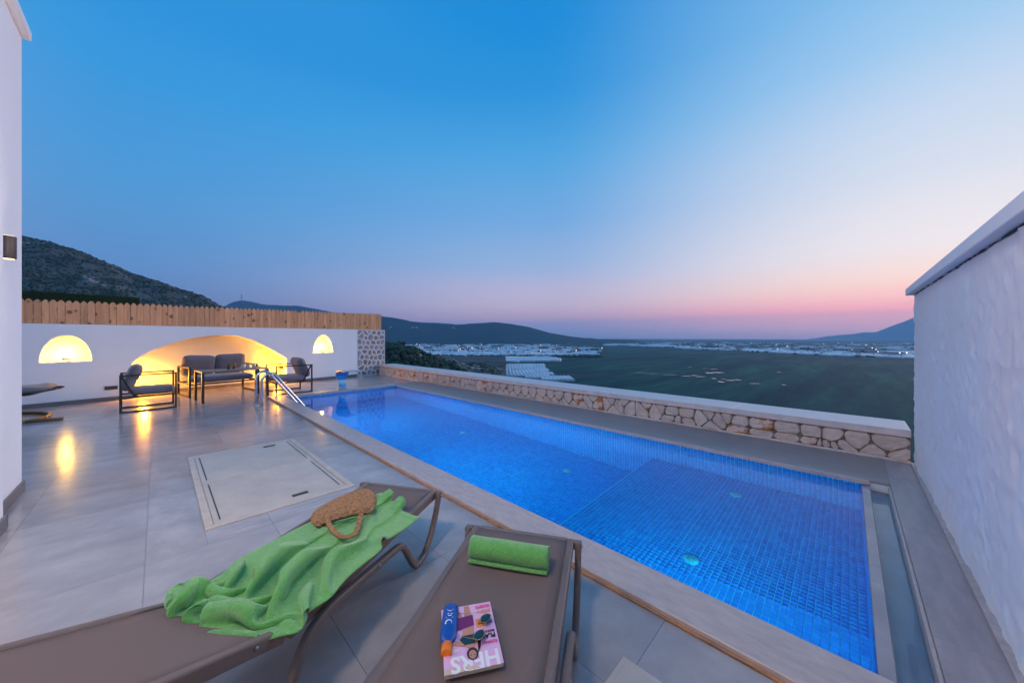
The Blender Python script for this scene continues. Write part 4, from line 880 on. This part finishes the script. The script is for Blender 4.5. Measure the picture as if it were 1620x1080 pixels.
# ------------------------------------------------------------------ sun loungers
EDIR = Vector((-.868, -.497, 0)); LANG = math.atan2(EDIR.y, EDIR.x)      # local x runs from the foot end to the head end
ZB = .30; LW = .25; KX = 1.04; BA = R(23)
def lounger(orig, label):
    t = empty('sun_lounger', orig, LANG); tag(t, label, 'sun lounger', 'sun loungers beside the pool')
    # local y>0 is ... (head direction x, y to the right when looking from the foot)
    q = MB(); nx = 16; vs = []; fs = []
    for i in range(nx+1):
        x = .012+(KX-.012)*i/nx
        for j in range(9):
            y = -LW+.028+(2*LW-.056)*j/8; sag = -.010*(1-(2*j/8-1)**2)*math.sin(math.pi*min(1, i/nx+.0))**.5
            vs.append((x, y, ZB-.008+sag))
    for i in range(nx):
        for j in range(8): fs.append((i*9+j, i*9+j+1, i*9+j+10, i*9+j+9))
    q.add(vs, fs); o = q.build('seat_sling', M['sling'], t, True); sm = o.modifiers.new('thick', 'SOLIDIFY'); sm.thickness = .004
    q = MB(); q.box(.0, KX, -LW, -LW+.03, ZB-.045, ZB+.001, .006); q.build('side_rail', M['frame_taupe'], t)
    q = MB(); q.box(.0, KX, LW-.03, LW, ZB-.045, ZB+.001, .006); q.build('side_rail', M['frame_taupe'], t)
    q = MB(); q.box(-.012, .014, -LW+.0305, LW-.0305, ZB-.036, ZB-.003, .006); q.build('foot_rail', M['frame_taupe'], t)
    c, s = math.cos(BA), math.sin(BA)
    def bp(u, y, h): return (KX+.01+u*c-h*s, y, ZB+u*s+h*c)
    q = MB(); vs = []; fs = []
    for i in range(13):
        for j in range(9): u = .78*i/12; y = -LW+.028+(2*LW-.056)*j/8; vs.append(bp(u, y, -.008-.012*(1-(2*j/8-1)**2)*math.sin(math.pi*i/12)**.5))
    for i in range(12):
        for j in range(8): fs.append((i*9+j, i*9+j+1, i*9+j+10, i*9+j+9))
    q.add(vs, fs); o = q.build('backrest_sling', M['sling'], t, True); sm = o.modifiers.new('thick', 'SOLIDIFY'); sm.thickness = .004
    for sy in (-1, 1):
        y = sy*(LW-.015); q = MB(); q.beam(bp(0,y,-.02), bp(.8,y,-.02), .03, .045, (-s,0,c)); bevel(q.build('backrest_rail', M['frame_taupe'], t), .006)
        yo = sy*(LW+.022)
        p0 = [(.012,ZB-.01),(.03,.24),(.07,.16),(.12,.09),(.19,.03),(.26,.0175),(.30,.03),(.35,.10),(.39,.165),(.43,.205),(.48,.22),(.6,.232),(.75,.247),(.9,.256),(.98,.24),(1.03,.19),(1.08,.10),(1.13,.015)]
        # resample smooth
        P_ = [Vector((a, yo, b)) for a, b in p0]; sp_ = []
        for i in range(len(P_)-1):
            a, b, c_, d = P_[max(i-1,0)], P_[i], P_[i+1], P_[min(i+2,len(P_)-1)]
            for k in range(4):
                u = k/4; sp_.append(.5*((2*b)+(c_-a)*u+(2*a-5*b+4*c_-d)*u*u+(3*b-a-3*c_+d)*u**3))
        sp_.append(P_[-1])
        q = MB(); q.tube(sp_, .0, 12, sq=(.030,.030)); q.build('leg', M['frame_taupe'], t, True)
        q = MB(); q.beam((.012,sy*(LW-.0),ZB-.02),(.012,sy*(LW+.038),ZB-.02),.03,.035); bevel(q.build('corner_bracket', M['frame_taupe'], t), .004)
        for bx, bz in ((.02,ZB-.02),(.30,.055),(.62,.235),(KX-.12,ZB-.02),(KX+.12,ZB+.03)):
            yy = sy*(LW+.039) if bx < .9 else sy*(LW+.001)
            if bx > .25 and bx < .7: yy = sy*(LW+.036)
            q = MB(); q.lathe([(.006,0),(.006,.003),(.003,.005),(0,.005)], 10, (bx,yy,bz), (0,sy,0)); q.build('bolt', M['bolt'], t, True)
        q = MB(); q.tube([bp(.75,sy*(LW-.015),-.04),(1.62,sy*(LW-.015),.02)], .013, 8); q.build('rear_leg', M['frame_taupe'], t, True)
    return t
# foot-end corner positions at bed height give the origins
L1O = Vector((1.085, 2.05, 0)); L2O = Vector((1.245, 1.145, 0))
lg1 = lounger(L1O, 'taupe sun lounger with the crumpled green towel and straw bag')
lg2 = lounger(L2O, 'taupe sun lounger nearest the pool with the rolled towel and magazine')
def onl(o, sx, wy, z):                       # sx from the foot end, wy to the pool side (+) of the centre line
    d = Vector((.497,-.868,0)); return o + EDIR*sx + d*wy + Vector((0,0,z))
def l_inv(o, p):
    v = Vector(p)-o; return v.dot(EDIR), v.dot(Vector((.497,-.868,0)))
def ground_at(px, py, z):
    d = FPX*(CAM_H-z)/(py-533); return W((px-810)/FPX*d, d, z)
# ---- crumpled towel: small position-based cloth relaxation on the bed
def towel():
    top = [(622,781),(585,792),(545,812),(505,826),(470,846),(430,868),(400,884),(362,912),(330,930),(290,930),(268,958)]
    bot = [(650,812),(628,838),(598,852),(590,872),(560,893),(535,915),(505,945),(480,972),(462,996),(400,1008),(350,1004)]
    zb = ZB+.012; nU, nV = 108, 48
    A = np.array([ground_at(x, y, zb)[:] for x, y in top]); B = np.array([ground_at(x, y, zb)[:] for x, y in bot])
    ts = np.linspace(0, len(top)-1, nU); Ai = np.stack([np.interp(ts, np.arange(len(top)), A[:,k]) for k in range(3)], 1); Bi = np.stack([np.interp(ts, np.arange(len(bot)), B[:,k]) for k in range(3)], 1)
    v = np.linspace(0, 1, nV)[None,:,None]; X = Ai[:,None,:]*(1-v)+Bi[:,None,:]*v; r = np.random.default_rng(11)
    Lm = np.linalg.norm(np.diff(X[:,nV//2],axis=0),axis=1).sum(); lu = Lm*1.10/(nU-1); lv = .80/(nV-1)       # true towel wider than its outline, so it buckles into long folds
    U, Vv = np.meshgrid(np.linspace(0,1,nU), np.linspace(0,1,nV), indexing='ij')
    h = np.zeros((nU,nV))
    for k in range(7):
        f = r.uniform(1.8,5.0); a = r.uniform(-.9,.9); h += r.uniform(.4,1)*np.sin(2*np.pi*(f*(Vv+a*U)+r.uniform(0,1)+.22*np.sin(U*r.uniform(3,9)+k)))
    h += .8*np.sin(2*np.pi*(1.3*U+.7*Vv+.2))*(U > .55)
    h *= (1-.75*np.exp(-((Vv-.86)/.16)**2)*((U > .25)&(U < .85)))
    X[:,:,2] += .03+.013*h
    X[:14,:,2] += 0; X[-16:,:,2] += .012*np.sin(np.linspace(0,3.1,16))[:,None]
    X0 = X.copy(); Vel = np.zeros_like(X)
    cons = [((slice(0,-1),slice(None)),(slice(1,None),slice(None)),lu,.9),((slice(None),slice(0,-1)),(slice(None),slice(1,None)),lv,.9),
            ((slice(0,-1),slice(0,-1)),(slice(1,None),slice(1,None)),math.hypot(lu,lv),.4),((slice(1,None),slice(0,-1)),(slice(0,-1),slice(1,None)),math.hypot(lu,lv),.4),
            ((slice(0,-2),slice(None)),(slice(2,None),slice(None)),2*lu,.3),((slice(None),slice(0,-2)),(slice(None),slice(2,None)),2*lv,.3),((slice(0,-5),slice(None)),(slice(5,None),slice(None)),5*lu,.10),((slice(None),slice(0,-4)),(slice(None),slice(4,None)),4*lv,.10)]
    fx = zb+.004
    for it in range(150):
        Vel[:,:,2] -= .0011; Vel *= .90; Xp = X + Vel
        Xp[:,:,:2] += (X0[:,:,:2]-Xp[:,:,:2])*.035
        for sub in range(8):
            for a, b, l0, kf in cons:
                d = Xp[b]-Xp[a]; ln = np.linalg.norm(d, axis=2, keepdims=True)+1e-9; corr = d*(kf*.5*(ln-l0)/ln)*.9
                Xp[a] = Xp[a]+corr*.5; Xp[b] = Xp[b]-corr*.5
            Xp[:,:,2] = np.maximum(Xp[:,:,2], fx)
        Xp[:,:,2] = np.where(Xp[:,:,2] > zb+.085, zb+.085, Xp[:,:,2])
        Vel = (Xp-X); con = (Xp[:,:,2] <= fx+1e-5); Vel[con] *= .3; X = Xp
    bc = ground_at(550,822,ZB+.04); dd = np.hypot((X[:,:,0]-bc.x), (X[:,:,1]-bc.y)); cap = ZB+.030+np.clip(dd-.21,0,1)*.5; X[:,:,2] = np.minimum(X[:,:,2], cap)
    for j0 in (1, nV-2): X[:,j0,2] += .0022
    for i0 in (3, nU-4): X[i0,:,2] += .003
    me = grid_mesh('towel', X.reshape(-1,3), nU, nV); o = link('beach_towel', me, M['towel'], None, True)
    md = o.modifiers.new('thick', 'SOLIDIFY'); md.thickness = .006; md.offset = 1
    md = o.modifiers.new('sub', 'SUBSURF'); md.levels = 1; md.render_levels = 1
    tag(o, 'crumpled bright green towel spread along the left sun lounger', 'towel'); return o
towel()
# ---- straw bag
bz = ZB+.05
out = [(494,822),(492,812),(500,803),(512,797),(530,787),(555,776),(578,769),(590,774),(596,786),(593,800),(583,806),(568,806),(550,811),(532,816),(515,826),(504,829)]
bp_ = [ground_at(x, y, bz) for x, y in out]; cc = sum(bp_, Vector())/len(bp_)
bag = empty('straw_bag', (cc.x, cc.y, ZB+.028)); tag(bag, 'flattened woven straw bag with handles lying on the green towel', 'bag')
q = MB(); n = len(bp_); rings = [(.97,.02),(1.02,.026),(1.0,.036),(.9,.046),(.6,.051),(.3,.053)]
for f, h in rings:
    for i, p in enumerate(bp_):
        v = (p-cc)*f*1.02; q.v.append((v.x, v.y, h-.02+.006*noise.noise(Vector((v.x*12, v.y*12, f)))))
for r_ in range(len(rings)-1):
    for k in range(n): q.f.append((r_*n+k, r_*n+(k+1)%n, (r_+1)*n+(k+1)%n, (r_+1)*n+k))
q.f.append(tuple((len(rings)-1)*n+k for k in range(n))); q.f.append(tuple(range(n))[::-1])
o = q.build('bag_body', M['straw'], bag, True); md = o.modifiers.new('s', 'SUBSURF'); md.levels = 1; md.render_levels = 1
def curve_pts(pxs, z, parent):
    P_ = [ground_at(x, y, zz) - Vector(parent.location) for (x, y), zz in zip(pxs, z)]; sp_ = []
    for i in range(len(P_)-1):
        a, b, c_, d = P_[max(i-1,0)], P_[i], P_[i+1], P_[min(i+2,len(P_)-1)]
        for k in range(6):
            u = k/6; sp_.append(.5*((2*b)+(c_-a)*u+(2*a-5*b+4*c_-d)*u*u+(3*b-a-3*c_+d)*u**3))
    return sp_+[P_[-1]]
q = MB(); q.tube(curve_pts([(516,812),(522,832),(536,846),(552,849),(564,840),(570,818),(574,804)], [.37,.36,.352,.350,.352,.362,.372], bag), 0, 10, sq=(.022,.011)); q.build('handle', M['straw'], bag, True)
q = MB(); q.tube(curve_pts([(500,822),(512,826),(530,820),(548,815),(566,811),(584,809),(592,800)], [.345,.358,.366,.37,.37,.365,.35], bag), 0, 10, sq=(.014,.010)); q.build('rim', M['straw'], bag, True)
q = MB(); q.tube(curve_pts([(502,826),(514,829),(531,822),(549,817),(566,813),(582,811),(590,804)], [.337,.344,.35,.352,.352,.347,.338], bag), .006, 8); q.build('bag_opening_shade', M['dark_slot'], bag, True)  # solid dark tube painted as the shade inside the open bag
# ---- rolled towel
a = Vector((.955,1.175,0)); b = Vector((1.125,.885,0)); ax = (b-a); Lr = ax.length; rt_ = empty('rolled_towel', ((a.x+b.x)/2, (a.y+b.y)/2, ZB+.002), math.atan2(ax.y, ax.x)); tag(rt_, 'neatly rolled bright green towel on the right sun lounger', 'towel')
q = MB(); nS = 150; turns = 4.2; rr0, rr1 = .006, .041; sec = []
for i in range(nS+1):
    t = i/nS; an = -math.pi/2 - 2*math.pi*turns*(1-t); r_ = rr0+(rr1-rr0)*t; sec.append((r_*math.cos(an)*1.12, r_*math.sin(an)+.0415))
sec += [(-.018,.001),(-.036,.0012),(-.052,.002)]
nl = 30
for k in range(nl+1):
    xx = -Lr/2+Lr*k/nl
    for (y_, z_) in sec:
        f = 1+.03*noise.noise(Vector((xx*9, y_*12, z_*12))); q.v.append((xx+.006*noise.noise(Vector((y_*40,z_*40,k//nl*5)))*(1 if k in (0,nl) else 0), y_*f, z_*f))
m_ = len(sec)
for k in range(nl):
    for i in range(m_-1): q.f.append((k*m_+i, k*m_+i+1, (k+1)*m_+i+1, (k+1)*m_+i))
o = q.build('towel_roll', M['towel'], rt_, True); md = o.modifiers.new('thick', 'SOLIDIFY'); md.thickness = .0062; md.offset = 0
# ---- magazine
Bp = ground_at(775,951,ZB+.012); Ap = ground_at(698,965,ZB+.012); Cp = ground_at(808,1045,ZB+.012)
ex = (Ap-Bp); MW = ex.length; ex.normalize(); ey = (Cp-Bp); ML = ey.length; ey = (ey-ex*ey.dot(ex)).normalized()
mg = empty('magazine', (0,0,0)); mg.matrix_basis = Matrix(((ex.x,ey.x,0,Bp.x),(ex.y,ey.y,0,Bp.y),(0,0,1,ZB+.001),(0,0,0,1))); tag(mg, 'pink fashion magazine lying upside down on the right sun lounger', 'magazine')
MT = .011
q = MB(); q.box(.001, MW-.001, .001, ML-.001, 0, MT, .0); q.build('pages', M['page'], mg)
q = MB(); nX = 10
def cz(x): return MT+.0006+.0007*math.sin(math.pi*min(1,x/MW))**1
for j, yy in enumerate((0, ML)):
    for i in range(nX+1): q.v.append((MW*i/nX, yy, cz(MW*i/nX)))
q.f = [(i, i+1, nX+2+i, nX+1+i) for i in range(nX)]; q.build('cover', M['cover'], mg)
def pr(name, pts, m, lift=.0008):
    q = MB(); fx = lambda x, y: (x*MW, y*ML, cz(x*MW)+lift); q.v = [fx(x,y) for x, y in pts]; q.f = [tuple(range(len(pts)))]
    o = q.build(name, m, mg); return o
def ell(cx, cy, rx, ry, n=18, rot=0): return [(cx+rx*math.cos(a)*math.cos(rot)-ry*math.sin(a)*math.sin(rot), cy+rx*math.cos(a)*math.sin(rot)+ry*math.sin(a)*math.cos(rot)) for a in np.linspace(0, 2*math.pi, n, endpoint=False)]
# page coordinates: x 0..1 from left, y 0..1 from the foot of the page
def prt(name, txt, x, y, size, m, bold=0, sx=1, lift=.0022):
    me = text_mesh(txt, size, bold, sx); o = link(name, me, m, mg); o.location = (x*MW, y*ML, cz(x*MW)+lift); return o
prt('title_letter', 'HERS', .04, .80, .070, M['print_white'], .0022, .90, .0012)
pr('printed_hair', ell(.50,.80,.10,.085), M['ink_hair'], .0026); pr('printed_hair', [(.40,.80),(.38,.60),(.30,.50),(.34,.72)], M['ink_hair'], .0026)
pr('printed_face', ell(.50,.815,.065,.062), M['ink_skin'], .0032)
for ex_ in (.47,.53): pr('printed_eye', ell(ex_,.825,.014,.007,8), M['ink_black'], .0036)
pr('printed_mouth', ell(.50,.775,.02,.006,8), M['ink_pink'], .0036)
pr('printed_arm', [(.62,.68),(.85,.62),(.92,.54),(.84,.53),(.74,.58),(.60,.60)], M['ink_skin'], .0014)
pr('printed_torso', [(.46,.74),(.54,.74),(.60,.68),(.68,.60),(.62,.42),(.66,.34),(.40,.34),(.42,.46),(.40,.62)], M['ink_skin'], .0018)
pr('printed_top', [(.44,.66),(.62,.66),(.70,.57),(.64,.52),(.42,.52),(.40,.60)], M['ink_green'], .0024)
pr('printed_shorts', [(.40,.38),(.72,.42),(.78,.22),(.40,.20)], M['ink_purple'], .0024)
pr('printed_leg', [(.42,.20),(.56,.21),(.55,.02),(.45,.02)], M['ink_skin'], .0018); pr('printed_leg', [(.60,.21),(.77,.22),(.80,.04),(.68,.03)], M['ink_skin'], .0018)
pr('printed_patch', [(.68,.58),(.86,.60),(.84,.44),(.70,.46)], M['ink_lilac'], .0012)
prt('headline', 'PLAN!', .04, .555, .022, M['ink_black'], .0008, .9); prt('headline', 'MARATON', .04, .50, .012, M['ink_black'], .0004, .9); prt('headline', 'RUNWAY', .03, .66, .013, M['ink_pink'], .0005, .85)
prt('headline', 'DESERT', .05, .33, .017, M['ink_black'], .0006, .8); pr('printed_patch', [(.22,.42),(.36,.42),(.36,.28),(.22,.28)], M['ink_orange'], .0012); prt('headline', 'SHORTS', .04, .14, .015, M['ink_orange'], .0004, .8); prt('headline', 'SECRETS', .03, .05, .016, M['ink_pink'], .0004, .8)
prt('headline', 'HUMAN', .74, .70, .014, M['print_white'], .0006, .85)
pr('printed_band', [(.45,.955),(1,.93),(1,1),(.4,1)], M['page'], .001)
# ---- sunglasses on the magazine
sg = empty('sunglasses', (0,0,0)); tag(sg, 'dark lensed sunglasses with thin gold frame on the magazine', 'sunglasses')
g1 = ground_at(768,976,ZB+.03); g2 = ground_at(758,1002,ZB+.03); gc = (g1+g2)/2; dxg = (g2-g1).normalized(); dyg = Vector((-dxg.y, dxg.x, 0)); sg.location = (gc.x, gc.y, ZB+.022)
GH_ = (g2-g1).length/2
for s_ in (-1, 1):
    q = MB(); pts = []
    for a in np.linspace(0, 2*math.pi, 24, endpoint=False):
        x_ = .0195*math.cos(a); y_ = .0165*math.sin(a)*(1+.12*math.cos(a)*s_); pts.append(dxg*(s_*GH_+x_) + dyg*y_ + Vector((0,0,.006+.25*y_)))
    c0 = sum(pts, Vector())/24 + Vector((0,0,.002)); q.v = [tuple(p) for p in pts]+[tuple(c0)]; q.f = [(k,(k+1)%24,24) for k in range(24)]; q.build('lens', M['lens'], sg, True)
    q = MB(); q.tube(pts+[pts[0]], .0011, 6); q.build('rim', M['gold'], sg, True)
    e0 = dxg*(s_*(GH_+.0195)); q = MB(); q.tube([e0+Vector((0,0,.009)), e0+dyg*-.004+Vector((0,0,.007)), e0*.9+dyg*-.06+Vector((0,0,.002)), e0*.75+dyg*-.10+Vector((0,0,-.004))], .0008, 6); q.build('temple', M['gold'], sg, True)
q = MB(); q.tube([dxg*-(GH_-.018)+dyg*.006+Vector((0,0,.009)), dyg*.01+Vector((0,0,.013)), dxg*(GH_-.018)+dyg*.006+Vector((0,0,.009))], .0013, 6); q.build('bridge', M['gold'], sg, True)
# ---- sunscreen bottle
p1 = ground_at(714,957,ZB+.02); p2 = ground_at(706,1033,ZB+.02); ax = p2-p1; BL = ax.length; bt = empty('sunscreen_bottle', (p1.x, p1.y, ZB+.0175), math.atan2(ax.y, ax.x)); tag(bt, 'blue sunscreen bottle with orange cap lying beside the magazine', 'bottle')
def flatlathe(q, prof, n=24, fl=.62):
    for x_, r_ in prof:
        for k in range(n): a = 2*math.pi*k/n; q.v.append((x_, r_*math.cos(a), r_*math.sin(a)*(fl if r_ > .015 else .9)+.0))
    for i in range(len(prof)-1):
        for k in range(n): q.f.append((i*n+k, i*n+(k+1)%n, (i+1)*n+(k+1)%n, (i+1)*n+k))
    q.f.append(tuple(range(n))[::-1]); q.f.append(tuple((len(prof)-1)*n+k for k in range(n)))
q = MB(); flatlathe(q, [(0,.012),(.003,.021),(.008,.0245),(.03,.0258),(BL*.5,.027),(BL*.68,.0265),(BL*.76,.021),(BL*.81,.0145),(BL*.83,.0135)]); q.build('bottle_body', M['blue_plastic'], bt, True)
q = MB(); q.lathe([(.0135,0),(.0165,.001),(.0168,BL*.165),(.0155,BL*.172),(0,BL*.173)], 24, (BL*.835,0,0), (1,0,0)); q.build('cap', M['orange_plastic'], bt, True)
def bz_(x, y): 
    r_ = float(np.interp(x, [0,.003,.008,.03,BL*.5,BL*.68,BL*.76,BL*.81], [.012,.021,.0245,.0258,.027,.0265,.021,.0145])); return .62*math.sqrt(max(0, r_*r_-y*y))+.0008
def strip(name, pts, m):
    q = MB(); q.v = [(x, y, bz_(x, y)) for x, y in pts]; q.f = [tuple(range(len(pts)))]; q.build(name, m, bt)
for (x0, hy_, hx_) in ((.034,.011,.0022),(.040,.006,.0014),(.052,.009,.0012),(.060,.006,.0018),(.067,.012,.001)):
    strip('label_line', [(x0-hx_,-hy_),(x0+hx_,-hy_),(x0+hx_,hy_),(x0-hx_,hy_)], M['print_white'] if x0 != .034 else M['ink_lilac'])
q = MB(); an = np.linspace(R(60), R(300), 16); o_ = [(.088+.0115*math.cos(a+R(0)), -.002+.0115*math.sin(a)) for a in an]; i_ = [(.0895+.0085*math.cos(a), -.0005+.0085*math.sin(a)) for a in an]
q.v = [(x, y, bz_(x,y)+.0002) for x, y in o_]+[(x, y, bz_(x,y)+.0002) for x, y in i_]; q.f = [(k, k+1, 17+k, 16+k) for k in range(15)]; q.build('label_crescent', M['print_white'], bt)
strip('label_band', [(BL*.765,-.014),(BL*.80,-.010),(BL*.80,.010),(BL*.765,.014)], M['print_white'])
strip('label_dot', [(BL*.772,-.010),(BL*.79,-.008),(BL*.79,-.002),(BL*.772,-.003)], M['print_red']); strip('label_dot', [(BL*.772,.010),(BL*.79,.008),(BL*.79,.003),(BL*.772,.003)], M['print_red'])

# ------------------------------------------------------------------ air
hz = MB(); hz.box(-16000, 16000, -16000, 16000, PLAIN_Z-2, 780)
hm_ = bpy.data.materials.new('air'); hm_.use_nodes = True; t = hm_.node_tree; t.nodes.remove(t.nodes['Principled BSDF'])
vp = t.nodes.new('ShaderNodeVolumePrincipled'); vp.inputs['Color'].default_value = (.36,.68,1,1); vp.inputs['Density'].default_value = HAZE; vp.inputs['Anisotropy'].default_value = .2
t.links.new(vp.outputs[0], t.nodes['Material Output'].inputs['Volume'])
ho = hz.build('haze', hm_); ho['kind'] = 'stuff'
